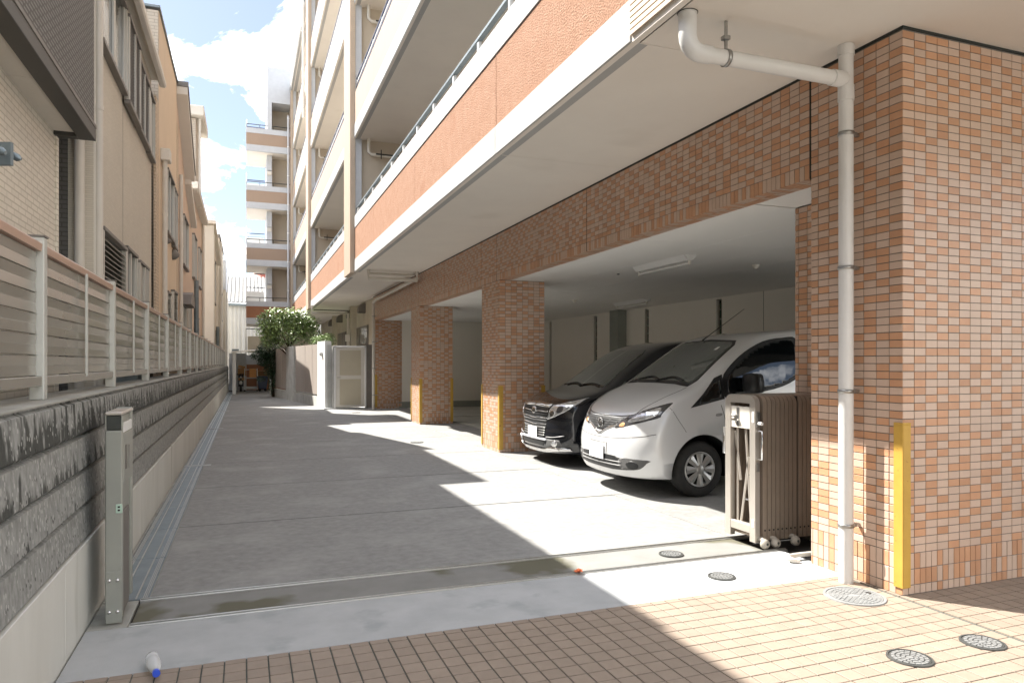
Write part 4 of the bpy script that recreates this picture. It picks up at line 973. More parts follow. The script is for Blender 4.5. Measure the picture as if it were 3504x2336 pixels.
# ================================================================ LEFT HOUSES
def house(name, org, lab): return thing(name, org, lab, 'house')
def win(par, X, y0, y1, z0, z1, kind='sash', name='window'):
    """window on a wall facing +X at plane X"""
    b = MB(); d = .075
    b.cbox(X, X + d, y0, y1, z0 - .05, z0, 'taupe_trim', c=.004).cbox(X, X + d, y0, y1, z1, z1 + .04, 'taupe_trim', c=.004)
    b.cbox(X, X + d - .01, y0, y0 + .045, z0, z1, 'sash_alu', c=.004).cbox(X, X + d - .01, y1 - .045, y1, z0, z1, 'sash_alu', c=.004)
    w = b.build(name, parent=par)
    ym = (y0 + y1) / 2
    if kind == 'sash':
        MB().box(X + .004, X + .018, y0 + .04, y1 - .04, z0, z1, 'window_dark').build('pane', parent=w)
        b = MB()
        for y in (y0 + .07, ym - .03, ym + .03, y1 - .09): b.cbox(X + .018, X + .045, y, y + .035, z0, z1, 'sash_alu', c=.003)
        b.build('sash_bar', parent=w)
    elif kind == 'lattice':
        MB().box(X + .01, X + .04, y0 + .04, y1 - .04, z0, z1, 'lattice').build('lattice_panel', parent=w)
        b = MB()
        k = y0 + .06
        while k < y1 - .05: b.box(X + .04, X + .046, k, k + .008, z0, z1, 'lattice'); k += .04
        k = z0 + .03
        while k < z1: b.box(X + .046, X + .050, y0 + .05, y1 - .05, k, k + .008, 'lattice'); k += .04
        for y in (ym,): b.cbox(X + .04, X + .07, y - .015, y + .015, z0, z1, 'sash_alu', c=.003)
        b.build('lattice', parent=w)
    elif kind == 'louvre':
        MB().box(X + .004, X + .014, y0 + .04, y1 - .04, z0, z1, 'window_dark').build('pane', parent=w)
        k = z0 + .02; sl_ = MB().prism([(0, 0), (.045, -.03), (.048, -.024), (.004, .008)], y0 + .05, y1 - .05, 'shutter_slat', axis='y').mesh('slat')
        while k < z1 - .03:
            o = inst('slat', sl_, w, (0, 0, 0)); o.location = (X + .016, 0, k) if False else (X + .016 - world_loc(par)[0], -world_loc(par)[1], k - world_loc(par)[2]); k += .055
    return w
def dpipe(par, x, y, z0, z1, r=.035, mt='pvc'):
    b = MB().tube([(x, y, z0), (x, y, z1)], r, mt, n=14)
    z = z0 + .6
    while z < z1: b.tube([(x, y, z), (x, y, z + .05)], r + .006, mt, n=14); z += 1.7
    return b.build('downpipe', parent=par)
# house 1: cream siding with dark panelled balcony box
h = house('cream_house', (-1.6, 5, 0), 'nearest house on the left, cream textured siding under a dark panelled balcony box')
MB().box(-8, -1.60, -6, 7.38, 0, 6.1, 'cream_siding').build('wall', parent=h)
bx = MB().box(-2.4, -1.30, -6, 7.42, 3.60, 6.2, 'grey_panel').build('balcony_box', parent=h)
MB().cbox(-1.42, -1.285, -6, 7.43, 3.49, 3.60, 'dark_trim', c=.004).cbox(-1.60, -1.42, 7.33, 7.43, 3.49, 3.60, 'dark_trim', c=.004).build('bottom_trim', parent=bx)
MB().cbox(-1.30, -1.280, -6, 7.43, 3.601, 3.635, 'taupe_trim', c=.003).build('light_strip', parent=bx)
y = 7.32
while y > -2:
    MB().cbox(-1.62, -1.421, y - 1.30, y - .006, 3.52, 3.54, 'eave_cream', c=.002).build('soffit_board', parent=bx); y -= 1.30
MB().cbox(-1.62, -1.58, 7.37, 7.44, 0, 3.49, 'cream_siding', c=.006).build('corner_trim', parent=h)
MB().box(-8, -1.615, 7.44, 8.04, 0, 3.3, 'dark_brick').build('link_wall', parent=h) if False else None
# house 2: taupe siding
h2 = house('taupe_house', (-1.42, 10, 0), 'taupe sided house with a long row of dark shuttered upper windows')
MB().box(-8, -1.42, 8.10, 12.72, 0, 6.05, 'taupe_siding').build('wall', parent=h2)
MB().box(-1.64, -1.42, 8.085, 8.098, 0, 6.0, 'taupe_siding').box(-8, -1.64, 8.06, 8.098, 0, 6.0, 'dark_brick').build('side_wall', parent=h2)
MB().cbox(-1.60, -1.24, 7.425, 12.76, 6.02, 6.16, 'eave_cream', c=.008).build('eave', parent=h2)
MB().box(-8, -1.30, 7.425, 12.76, 6.161, 6.2, 'taupe_trim').build('roof', parent=h2)
MB().cbox(-1.30, -1.20, 8.02, 12.72, 5.90, 6.0, 'eave_cream', c=.02).build('gutter', parent=h2)
dpipe(h2, -1.53, 8.02, 0, 5.9, .045); dpipe(h2, -1.385, 8.14, 0, 5.95, .04)
MB().cbox(-1.43, -1.405, 8.09, 8.19, 0, 6.0, 'eave_cream', c=.003).build('corner_trim', parent=h2)
MB().box(-1.42, -1.418, 9.88, 9.89, 0, 4.6, 'taupe_trim').build('joint', parent=h2)
win(h2, -1.42, 8.22, 9.80, 4.78, 5.78, 'sash'); win(h2, -1.40, 9.82, 10.85, 4.70, 5.72, 'lattice'); win(h2, -1.42, 10.87, 12.0, 4.72, 5.62, 'lattice'); win(h2, -1.42, 12.02, 12.66, 4.70, 5.6, 'sash')
win(h2, -1.42, 8.25, 9.75, 1.75, 2.82, 'louvre'); win(h2, -1.42, 9.8, 10.7, 1.8, 2.86, 'sash'); win(h2, -1.42, 10.95, 11.5, 1.95, 2.84, 'sash'); win(h2, -1.42, 11.5, 11.9, 1.95, 2.84, 'lattice')
t = thing('air_conditioner', (-1.2, 8.95, 0), 'white outdoor unit corner showing above the fence in front of the taupe house', 'air conditioner')
MB().cbox(-1.36, -1.08, 8.6, 9.3, 1.5, 2.12, 'white_paint', c=.02).build('unit_body', parent=t)
MB().box(-1.34, -1.10, 8.62, 8.66, 0, 1.5, 'galvanised').box(-1.34, -1.10, 9.24, 9.28, 0, 1.5, 'galvanised').build('stand', parent=t)
# house 3: peach flat top
h3 = house('peach_house', (-1.37, 15, 0), 'tall flat-topped peach rendered house with one shuttered window')
MB().box(-8, -1.37, 13.30, 16.58, 0, 7.40, 'peach_house').build('wall', parent=h3)
MB().box(-8, -1.372, 13.20, 13.298, 0, 7.36, 'pale_brick').build('side_wall', parent=h3)
MB().cbox(-8, -1.34, 13.18, 16.60, 7.40, 7.45, 'galvanised', c=.006).build('parapet_cap', parent=h3)
MB().cbox(-1.40, -1.36, 12.80, 13.18, 0, 5.8, 'tan_brick', c=.004).build('brick_strip', parent=h3)
dpipe(h3, -1.31, 13.62, 0, 4.95, .042); MB().cbox(-1.37, -1.22, 13.50, 13.80, 4.95, 5.15, 'eave_cream', c=.01).build('rain_hopper', parent=h3)
win(h3, -1.37, 14.15, 15.45, 3.85, 4.95, 'sash'); win(h3, -1.37, 15.47, 16.15, 3.80, 4.90, 'lattice')
win(h3, -1.37, 14.1, 14.75, 1.8, 2.72, 'louvre'); win(h3, -1.37, 15.3, 16.1, 1.8, 2.85, 'louvre')
def hood(par, x, y, z, s=.09):
    b = MB(); b.lathe([(s, 0), (s * .9, .06), (s * .4, .12), (0, .14)], (x, y, z), 'taupe_trim', n=14, axis='x'); return b.build('vent_cap', parent=par)
hood(h3, -1.37, 13.95, 3.62, .07); hood(h3, -1.37, 15.65, 3.62, .11)
# house 4: pink, roof falling away
h4 = house('pink_house', (-1.38, 19, 0), 'pinkish rendered house with a roof edge sloping down away from the camera')
b = MB(); b.prism([(16.62, 0), (20.9, 0), (20.9, 5.2), (18.9, 5.9), (16.62, 7.2)], -8, -1.38, 'pink_house', axis='x'); b.build('wall', parent=h4)
b = MB()
b.prism([(16.60, 7.18), (18.95, 5.88), (18.95, 6.02), (16.60, 7.34)], -8, -1.16, 'eave_cream', axis='x'); b.build('roof', parent=h4)
MB().prism([(16.58, 7.35), (18.97, 6.03), (18.97, 6.12), (16.58, 7.45)], -8, -1.14, 'taupe_trim', axis='x').build('roof_cover', parent=h4)
MB().prism([(18.9, 5.80), (21.0, 5.10), (21.0, 5.25), (18.9, 5.97)], -8, -1.24, 'eave_cream', axis='x').build('lower_roof', parent=h4)
MB().cbox(-1.40, -1.365, 16.62, 17.0, 0, 6.6, 'tan_brick', c=.004).build('brick_strip', parent=h4)
dpipe(h4, -1.33, 17.2, 0, 5.6, .04); win(h4, -1.38, 17.9, 19.3, 3.75, 4.85, 'sash'); win(h4, -1.38, 19.7, 20.4, 1.6, 2.9, 'sash')
win(h4, -1.38, 17.6, 18.7, 1.5, 2.75, 'sash'); MB().prism([(17.5, 2.78), (18.9, 2.78), (18.6, 3.02), (18.2, 3.1), (17.8, 3.02)], -1.38, -1.15, 'taupe_trim', axis='x').build('door_canopy', parent=h4)
dpipe(h4, -1.2, 20.2, 0, 3.6, .06, 'galvanised')
# house 5
h5 = house('salmon_house', (-1.42, 24, 0), 'salmon house with a narrow third storey and small overhanging roof')
MB().box(-8, -1.42, 21.3, 26.8, 0, 6.25, 'pink_house').build('wall', parent=h5)
MB().box(-8, -1.42, 23.6, 25.4, 6.25, 8.9, 'pale_brick').build('third_storey', parent=h5)
MB().cbox(-8, -1.18, 23.4, 25.8, 8.95, 9.25, 'eave_cream', c=.02).build('roof', parent=h5)
MB().cbox(-1.35, -1.28, 23.7, 23.8, 6.2, 9.0, 'eave_cream', c=.01).build('corner_pipe', parent=h5)
MB().prism([(-8, 6.9), (-1.22, 6.42), (-1.22, 6.24), (-8, 6.24)], 21.2, 26.9, 'eave_cream', axis='y').build('main_roof', parent=h5)
win(h5, -1.42, 22.0, 23.2, 3.9, 5.1, 'sash'); win(h5, -1.42, 24.6, 25.6, 3.9, 5.1, 'sash'); win(h5, -1.42, 23.2, 24.2, 1.6, 2.8, 'sash'); dpipe(h5, -1.36, 26.5, 0, 6.2, .045)
# further houses
h6 = house('cream_gable_house', (-1.2, 32, 0), 'cream house with a pale side wall behind the salmon house')
MB().box(-8, -1.22, 29.5, 35.8, 0, 6.6, 'cream_house').box(-8, -1.13, 29.3, 29.5, 0, 6.7, 'pale_house').build('wall', parent=h6)
MB().prism([(29.2, 6.75), (36, 6.0), (36, 6.12), (29.2, 6.87)], -8, -1.06, 'eave_cream', axis='x').build('roof', parent=h6)
dpipe(h6, -1.16, 29.7, 0, 6.4, .05); win(h6, -1.22, 31, 32.4, 3.9, 5.6, 'sash'); win(h6, -1.22, 33.2, 34.4, 1.6, 2.8, 'sash'); dpipe(h6, -1.12, 33.0, 0, 3.0, .07, 'galvanised')
h7 = house('beige_house', (-1.2, 40, 0), 'narrow beige house with a dark roof edge, second from the far end on the left')
MB().box(-8, -1.17, 36.8, 42.5, 0, 7.45, 'cream_house').build('wall', parent=h7)
MB().cbox(-8, -1.12, 36.7, 42.6, 7.45, 7.62, 'taupe_trim', c=.01).build('roof', parent=h7); win(h7, -1.17, 38, 39.2, 3.6, 4.9, 'sash'); dpipe(h7, -1.12, 37.0, 0, 7.3, .05)
h8 = house('far_cream_house', (-1.1, 46, 0), 'farthest pale house on the left with a small boxed roof screen')
MB().box(-8, -1.06, 43.4, 50.5, 0, 5.6, 'cream_house').build('wall', parent=h8)
MB().cbox(-8, -1.04, 43.3, 46.5, 5.6, 7.3, 'grey_paint', c=.02).build('roof_screen', parent=h8); dpipe(h8, -1.0, 43.8, 0, 5.5, .05); win(h8, -1.06, 45, 46, 3.3, 4.5, 'sash')
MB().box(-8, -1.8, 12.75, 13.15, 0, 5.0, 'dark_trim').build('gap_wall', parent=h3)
# ================================================================ PLANTING
def leaves(name, par, blobs, n, size, mt, seed, kind=None):
    rr = random.Random(seed); b = MB(); vs = []; fs = []
    for _ in range(n):
        c, rad = rr.choices(blobs, weights=[bb[1][0] * bb[1][1] * bb[1][2] for bb in blobs])[0]
        while True:
            p_ = Vector((rr.uniform(-1, 1), rr.uniform(-1, 1), rr.uniform(-1, 1)))
            if .25 < p_.length < 1: break
        if rr.random() < .6: p_ = p_.normalized() * rr.uniform(.75, 1.22)
        q_ = Vector((c[0] + p_.x * rad[0], c[1] + p_.y * rad[1], c[2] + p_.z * rad[2]))
        a = rr.uniform(0, 6.283); tl = rr.uniform(-.9, .5); s_ = size * rr.uniform(.6, 1.25)
        d1 = Vector((math.cos(a) * math.cos(tl), math.sin(a) * math.cos(tl), math.sin(tl))); d2 = Vector((-math.sin(a), math.cos(a), rr.uniform(-.5, .5))).normalized()
        k = len(vs); vs += [q_ - d1 * s_, q_ - d2 * s_ * .38 + Vector((0, 0, s_ * .12)), q_ + d1 * s_, q_ + d2 * s_ * .38 + Vector((0, 0, s_ * .12))]
        fs += [(k, k + 1, k + 2), (k, k + 2, k + 3)]
    b.add(vs, fs, mt); return b.build(name, parent=par, kind=kind)
tr = thing('broadleaf_tree', (1.6, 29.6, 0), 'glossy-leaved broadleaf tree rising over the taupe panelled yard wall', 'tree')
b = MB(); rt = Vector((1.75, 29.5, 0))
b.tube([rt, (1.7, 29.45, .9), (1.62, 29.4, 1.7), (1.55, 29.3, 2.4)], .08, 'bark', n=10, radii=[.10, .085, .07, .04])
for k in range(9):
    a = k * .7; p0 = Vector((1.66, 29.42, 1.2 + .12 * k)); b.tube([p0, p0 + Vector((.35 * math.cos(a), .35 * math.sin(a), .3)), p0 + Vector((.8 * math.cos(a), .8 * math.sin(a), .55 + .04 * k))], .03, 'bark', n=6, radii=[.035, .022, .008])
b.build('trunk', parent=tr)
crown = [((1.45, 29.3, 2.75), (.95, .8, .62)), ((.95, 29.2, 3.1), (.50, .5, .42)), ((2.0, 29.3, 3.0), (.70, .6, .40)), ((1.5, 29.0, 3.35), (.45, .45, .26)), ((2.45, 29.2, 2.6), (.42, .5, .40)), ((.85, 29.1, 2.4), (.32, .4, .4)),
         ((.95, 28.9, 2.75), (.35, .35, .3)), ((2.05, 29.0, 3.45), (.22, .3, .14)), ((1.15, 29.0, 3.5), (.25, .3, .12))]
leaves('crown', tr, crown, 5600, .085, 'leaf', 4)
sh = thing('leafy_shrub', (2.75, 27.6, 0), 'bright green shrub top showing over the yard wall by the ground floor windows', 'shrub')
leaves('foliage', sh, [((2.75, 27.6, 2.25), (.42, .45, .24)), ((3.0, 27.8, 2.4), (.22, .3, .18))], 900, .06, 'leaf', 5)
MB().tube([(2.8, 27.6, 0), (2.8, 27.6, 2.2)], .03, 'bark', n=8).build('stem', parent=sh)
vn = thing('dark_shrub', (.95, 32.2, 0), 'dark trailing evergreen growing against the far end of the yard wall', 'shrub')
leaves('foliage', vn, [((.95, 32.0, 1.95), (.45, .4, .36)), ((.58, 32.0, 1.78), (.36, .35, .2)), ((1.0, 31.9, 1.35), (.28, .3, .5)), ((1.05, 31.8, .65), (.14, .25, .55)), ((.72, 32.0, 1.45), (.25, .3, .16)), ((.62, 32.0, .75), (.18, .2, .10))], 5200, .055, 'leaf_dark', 6)
MB().tube([(1.12, 31.9, 0), (1.05, 31.9, 1.1), (.95, 32, 2.0)], .05, 'bark', n=8, radii=[.06, .05, .03]).build('trunk', parent=vn)
hg = thing('hedge_plant', (-1.15, 10.2, 0), 'low green plant tops peeping over the fence in front of the peach house', 'plant')
leaves('foliage', hg, [((-1.15, 10.3, 1.85), (.12, .6, .22)), ((-1.15, 11.6, 1.8), (.12, .5, .25))], 1300, .035, 'leaf', 8)
MB().tube([(-1.15, 10.3, 0), (-1.15, 10.3, 1.8)], .02, 'bark', n=6).tube([(-1.15, 11.6, 0), (-1.15, 11.6, 1.8)], .02, 'bark', n=6).build('stem', parent=hg)

# ================================================================ ACROSS THE STREET (seen only mirrored in the glass)
sb = thing('street_building', (4, -15, 0), 'pale building across the street, mirrored in the side glass of the silver van', 'building')
MB().box(-14, 48, -22, -15, 0, 6.8, 'pale_house').build('wall', parent=sb)
MB().prism([(-22.5, 6.8), (-14.6, 6.8), (-14.6, 6.95), (-18.5, 8.6), (-22.5, 6.95)], -14.4, 48.4, 'taupe_trim', axis='x').build('roof', parent=sb)
for x in range(-12, 46, 5):
    for z in (1.0, 4.0):
        w = MB().cbox(x, x + 1.8, -15.0, -14.94, z, z + 1.3, 'sash_alu', c=.004).build('window', parent=sb)
        for q_ in (0, 1): MB().box(x + .06 + q_ * .87, x + .87 + q_ * .87, -14.94, -14.93, z + .06, z + 1.24, 'window_dark').build('pane', parent=w)
# ================================================================ MINIVANS
def lerp(a, b, t): return a + (b - a) * t
def catmull(P, per):
    n = len(P); out = []
    for i in range(n):
        p0, p1, p2, p3 = (Vector(P[(i + k - 1) % n]) for k in range(4))
        for q_ in range(per):
            t = q_ / per
            out.append(.5 * ((2 * p1) + (p2 - p0) * t + (2 * p0 - 5 * p1 + 4 * p2 - p3) * t * t + (3 * p1 - p0 - 3 * p2 + p3) * t ** 3))
    return out
def car_body(sil, wheels, HW, amp, widthf, origin, mt, arch_r):
    """sil: list of (s, z, inset, power). s runs rearwards. returns object-space mesh (world coords) as bmesh-evaluated mesh + BVH"""
    per = 4
    base = catmull([(a[0], a[1], 0) for a in sil], per)
    att = catmull([(a[2], a[3], a[4]) for a in sil], per)
    n = len(base)
    T = [0, .2, .38, .54, .67, .77, .85, .91, .955, .985, 1.0]
    rings = []
    for t in T:
        rg = []
        for i in range(n):
            p_ = max(att[i].z, 2.0); k_ = 1 - (max(0, 1 - t ** p_)) ** (1 / p_)
            rg.append((base[i].x + att[i].x * k_, t, base[i].y + att[i].y * k_))
        rings.append(rg)
    # side caps: shrink towards the centre line of the side
    last = rings[-1]; caps = []
    c0 = (sum(p[0] for p in last) / n, .78)
    for f, ex in ((.9, .006), (.72, .012), (.45, .014), (.2, .014)):
        rg = []
        for p in last:
            cxx = min(max(p[0], c0[0] - 1.25), c0[0] + 1.25)
            rg.append((lerp(cxx, p[0], f), 1 + ex, lerp(c0[1], p[2], f)))
        caps.append(rg)
    allr = rings + caps
    vs = []; idx = {}
    def W(s_, z): return widthf(s_, z)
    def place(p, sg):
        s_, t, z = p
        return (origin[0] + s_, origin[1] + sg * t * HW * W(s_, z), z)
    fs = []
    for sg in (-1, 1):
        for k, rg in enumerate(allr):
            for i, p in enumerate(rg):
                if k == 0 and sg == 1: idx[sg, k, i] = idx[-1, k, i]; continue
                idx[sg, k, i] = len(vs); vs.append(place(p, sg))
        for k in range(len(allr) - 1):
            for i in range(n):
                j = (i + 1) % n; f = (idx[sg, k, i], idx[sg, k, j], idx[sg, k + 1, j], idx[sg, k + 1, i])
                fs.append(f if sg == 1 else tuple(reversed(f)))
        f = tuple(idx[sg, len(allr) - 1, i] for i in range(n)); fs.append(f if sg == 1 else tuple(reversed(f)))
    bm = bmesh.new(); bv = [bm.verts.new(v) for v in vs]
    for f in fs:
        try: bm.faces.new([bv[i] for i in f])
        except ValueError: pass
    bmesh.ops.recalc_face_normals(bm, faces=bm.faces)
    me = bpy.data.meshes.new('car_shell'); bm.to_mesh(me)
    bvh = BVHTree.FromBMesh(bm); bm.free()
    ob = bpy.data.objects.new('tmp_shell', me); COL.objects.link(ob)
    cut = bpy.data.meshes.new('cut'); cb = bmesh.new()
    for ws in wheels:
        for sg in (-1, 1):
            r_ = bmesh.ops.create_cone(cb, cap_ends=True, segments=48, radius1=arch_r, radius2=arch_r, depth=.62,
                 matrix=Matrix.Translation((origin[0] + ws[0], origin[1] + sg * (HW + .06), ws[1])) @ Matrix.Rotation(R(90), 4, 'X'))
    cb.to_mesh(cut); cb.free()
    co = bpy.data.objects.new('tmp_cut', cut); COL.objects.link(co)
    md = ob.modifiers.new('b', 'BOOLEAN'); md.object = co; md.operation = 'DIFFERENCE'
    for sv in ('EXACT', 'FAST'):
        md.solver = sv
        dg = bpy.context.evaluated_depsgraph_get(); dg.update()
        res = bpy.data.meshes.new_from_object(ob.evaluated_get(dg))
        if len(res.polygons) > 1000: break
    bpy.data.objects.remove(ob); bpy.data.objects.remove(co)
    # dark liner faces inside the arches
    res.materials.clear(); res.materials.append(MATS[mt]); res.materials.append(MATS['black_plastic'])
    for p in res.polygons:
        c = p.center; p.use_smooth = True; p.material_index = 0
        for ws in wheels:
            r_ = math.hypot(c.x - origin[0] - ws[0], c.z - ws[1])
            if r_ < arch_r + .002 and abs(c.y - origin[1]) < HW - .004: 
                if abs(r_ - arch_r) < .02 or r_ < arch_r - .01: p.material_index = 1; p.use_smooth = False
    return res, bvh
def project(bvh, poly, axis, side, off, origin, res=.03, thick=0.0):
    """poly in (s,z) for axis 'y' (side=-1/+1) or (t,z) for axis 'x'; returns verts, faces on the shell"""
    bm = bmesh.new(); vv = [bm.verts.new((a, b, 0)) for a, b in poly]; bm.faces.new(vv)
    bmesh.ops.triangulate(bm, faces=bm.faces)
    xs = [a for a, _ in poly]; zs = [b for _, b in poly]
    for lo, hi, ax in ((min(xs), max(xs), 0), (min(zs), max(zs), 1)):
        k = lo + res
        while k < hi:
            co = (k, 0, 0) if ax == 0 else (0, k, 0); no = (1, 0, 0) if ax == 0 else (0, 1, 0)
            bmesh.ops.bisect_plane(bm, geom=bm.verts[:] + bm.edges[:] + bm.faces[:], plane_co=co, plane_no=no); k += res
    bm.verts.index_update(); vs = []
    for v in bm.verts:
        if axis == 'y':
            o = Vector((origin[0] + v.co.x, origin[1] + side * 3, v.co.y)); d = Vector((0, -side, 0))
        elif axis == 'x':
            o = Vector((origin[0] - 2, origin[1] + v.co.x, v.co.y)); d = Vector((1, 0, 0))
        else:
            o = Vector((origin[0] + v.co.x, origin[1] + v.co.y, 4)); d = Vector((0, 0, -1))
        h, nn, _, _ = bvh.ray_cast(o, d)
        if h is None:
            h, nn, _, _ = bvh.find_nearest(o + d * 3)
        if nn.dot(d) > 0: nn = -nn
        vs.append(h + nn * off)
    fs = []
    for f in bm.faces:
        ids = [v.index for v in f.verts]
        if axis == 'y' and side > 0: pass
        fs.append(ids)
    bm.free(); return vs, fs, None
def decal(par, name, bvh, poly, axis, side, off, origin, mt, res=.03, label=None, skirt=.012):
    vs, fs, _ = project(bvh, poly, axis, side, off, origin, res)
    # give it thickness: extrude the rim inwards
    bm = bmesh.new(); bv = [bm.verts.new(v) for v in vs]
    for f in fs:
        try: bm.faces.new([bv[i] for i in f])
        except ValueError: pass
    bmesh.ops.recalc_face_normals(bm, faces=bm.faces)
    o = Vector((0, side, 0)) if axis == 'y' else (Vector((-1, 0, 0)) if axis == 'x' else Vector((0, 0, 1)))
    s_ = sum(f.normal.dot(o) * f.calc_area() for f in bm.faces)
    if s_ < 0: bmesh.ops.reverse_faces(bm, faces=bm.faces[:])
    ed = [e for e in bm.edges if e.is_boundary]
    r_ = bmesh.ops.extrude_edge_only(bm, edges=ed)
    for v in [g_ for g_ in r_['geom'] if isinstance(g_, bmesh.types.BMVert)]:
        v.co -= o * skirt
    bm.verts.index_update()
    b = MB(); b.add([v.co[:] for v in bm.verts], [[v.index for v in f.verts] for f in bm.faces], mt, True); bm.free()
    return b.build(name, parent=par, label=label)
def strip(pts, w):
    """thin band polygon round an open 2D polyline"""
    P = [Vector((a, b)) for a, b in pts]; L_ = []; R_ = []
    for i, p in enumerate(P):
        d = (P[min(i + 1, len(P) - 1)] - P[max(0, i - 1)]).normalized(); n_ = Vector((-d.y, d.x)) * w / 2
        L_.append(p + n_); R_.append(p - n_)
    return [tuple(v) for v in L_ + R_[::-1]]
def smooth2(pts, per=5):
    """smoothed open polyline"""
    out = []; n = len(pts)
    for i in range(n - 1):
        p0, p1, p2, p3 = (Vector(pts[min(max(i + k - 1, 0), n - 1)]) for k in range(4))
        for q_ in range(per):
            t = q_ / per
            v = .5 * ((2 * p1) + (p2 - p0) * t + (2 * p0 - 5 * p1 + 4 * p2 - p3) * t * t + (3 * p1 - p0 - 3 * p2 + p3) * t ** 3); out.append((v.x, v.y))
    out.append(tuple(pts[-1])); return out
def closed(pts, per=4):
    return [(v.x, v.y) for v in catmull([(a, b, 0) for a, b in pts], per)]
def wheel(par, x, y, z, r, side, spokes, rim=.19, wd=.19):
    b = MB(); yo = y
    s_ = side
    prof = [(rim, .02), (rim + .012, .0), (r - .035, .0), (r - .012, .012), (r, .035), (r, wd - .035), (r - .012, wd - .01), (rim, wd - .01)]
    b.lathe([(rr, -s_ * h) for rr, h in prof], (x, yo, z), 'rubber', n=48, axis='y')
    w = b.build('wheel', parent=par)
    b = MB(); b.lathe([(0, -s_ * .10), (rim, -s_ * .10)], (x, yo, z), 'black_plastic', n=40, axis='y')
    b.lathe([(rim + .002, -s_ * .09), (rim + .002, s_ * .0), (rim - .012, s_ * .004), (rim - .022, -s_ * .02)], (x, yo, z), 'hub_silver', n=40, axis='y')
    b.lathe([(0, s_ * .012), (.035, s_ * .012), (.05, s_ * .002), (.06, -s_ * .02)], (x, yo, z), 'hub_silver', n=24, axis='y')
    for k in range(spokes):
        a = 2 * math.pi * k / spokes
        def P(rr, da, h): return (x + rr * math.cos(a + da), yo + s_ * h, z + rr * math.sin(a + da))
        vs = [P(.05, -.45, .0), P(.05, .45, .0), P(rim - .012, .27, -.004), P(rim - .012, -.27, -.004), P(.05, 0, .012), P(rim - .015, 0, .010)]
        b.add(vs, [(0, 4, 5, 3), (4, 1, 2, 5)] if s_ < 0 else [(0, 3, 5, 4), (4, 5, 2, 1)], 'hub_silver')
    b.build('hub_cap', parent=w)
    return w
# ---------------- silver van
O = (3.785, 7.245); OY = 7.245
sil = [(.14, .20, .44, .03, 2.7), (.02, .27, .46, .02, 2.7), (.0, .42, .46, 0, 2.6), (.0, .58, .46, 0, 2.6), (.03, .73, .46, 0, 2.5), (.085, .85, .45, 0, 2.5), (.19, .965, .36, -.02, 2.5), (.45, 1.095, .17, -.05, 2.8),
       (.72, 1.20, .06, -.07, 3), (.84, 1.275, .06, -.08, 2.8), (1.10, 1.46, .07, -.08, 2.8), (1.38, 1.64, .06, -.08, 3), (1.62, 1.765, .03, -.09, 3.5), (1.95, 1.83, 0, -.09, 4), (2.5, 1.865, 0, -.08, 4.5), (3.4, 1.865, 0, -.08, 4.5),
       (4.05, 1.82, -.02, -.08, 4.5), (4.27, 1.72, -.08, -.05, 4), (4.34, 1.4, -.09, 0, 4), (4.39, .95, -.09, 0, 4), (4.39, .5, -.09, 0, 4), (4.30, .26, -.09, .03, 4), (3.9, .215, 0, .03, 4), (2.9, .20, 0, .03, 4), (1.6, .20, 0, .03, 4), (.8, .195, .06, .03, 3.5)]
def wfA(s_, z):
    w = 1.0
    if z > 1.02: w -= .175 * ((z - 1.02) / .8) ** 1.25
    if z < .45: w -= .05 * ((.45 - z) / .25) ** 1.6
    w += .010 * math.sin(min(max((z - .3) / .7, 0), 1) * math.pi)
    return w
WA = [(.82, .315), (3.545, .315)]
va = thing('silver_van', (3.785, OY, 0), 'silver compact van nosing out of the parking bay behind the folded gate', 'van')
res, bvh = car_body(sil, WA, .845, 0, wfA, O, 'van_silver', .372)
def shell(par, res, nm='body'):
    o0 = world_loc(par); res.transform(Matrix.Translation((-o0[0], -o0[1], -o0[2])))
    o = bpy.data.objects.new(nm, res); COL.objects.link(o); o.parent = par; o['_w'] = o0; return o
shell(va, res)
D = lambda name, poly, ax, sd_, off, mt, **k: decal(va, name, bvh, poly, ax, sd_, off, O, mt, **k)
# windscreen (front view t,z) and surround
D('windscreen_surround', [(-.655, 1.195), (-.4, 1.215), (0, 1.222), (.4, 1.215), (.655, 1.195), (.68, 1.26), (.575, 1.66), (.50, 1.715), (0, 1.74), (-.50, 1.715), (-.575, 1.66), (-.68, 1.26)], 'x', 0, .003, 'black_plastic')
ws = D('windscreen', [(-.63, 1.225), (-.4, 1.245), (0, 1.25), (.4, 1.245), (.63, 1.225), (.645, 1.27), (.545, 1.65), (.48, 1.695), (0, 1.715), (-.48, 1.695), (-.545, 1.65), (-.645, 1.27)], 'x', 0, .006, 'car_glass')
MB().cbox(O[0] + 1.47, O[0] + 1.50, OY - .12, OY + .09, 1.62, 1.69, 'black_plastic', c=.01).build('rear_view_mirror', parent=va)
for t0, t1, zz_ in ((-.50, .02, 1.262), (-.02, .46, 1.262)):
    D('wiper', strip(smooth2([(t0, zz_ - .018), ((t0 + t1) / 2, zz_ + .022), (t1, zz_ - .02)]), .016), 'x', 0, .016, 'black_plastic')
D('sticker', [(-.40, 1.60), (-.36, 1.60), (-.36, 1.635), (-.40, 1.635)], 'x', 0, .009, 'plate')
for t_ in (-1, 1):
    pass
# bonnet shut lines
for sg in (-1, 1):
    D('bonnet_seam', strip(smooth2([(.10, .40 * sg), (.16, .52 * sg), (.34, .60 * sg), (.58, .655 * sg), (.74, .665 * sg)]), .007), 'z', 0, .0015, 'seam', skirt=.002)
D('bonnet_edge', strip(smooth2([(-.56, .90), (-.35, .868), (0, .86), (.35, .868), (.56, .90)]), .012), 'x', 0, .0015, 'seam', skirt=.002)
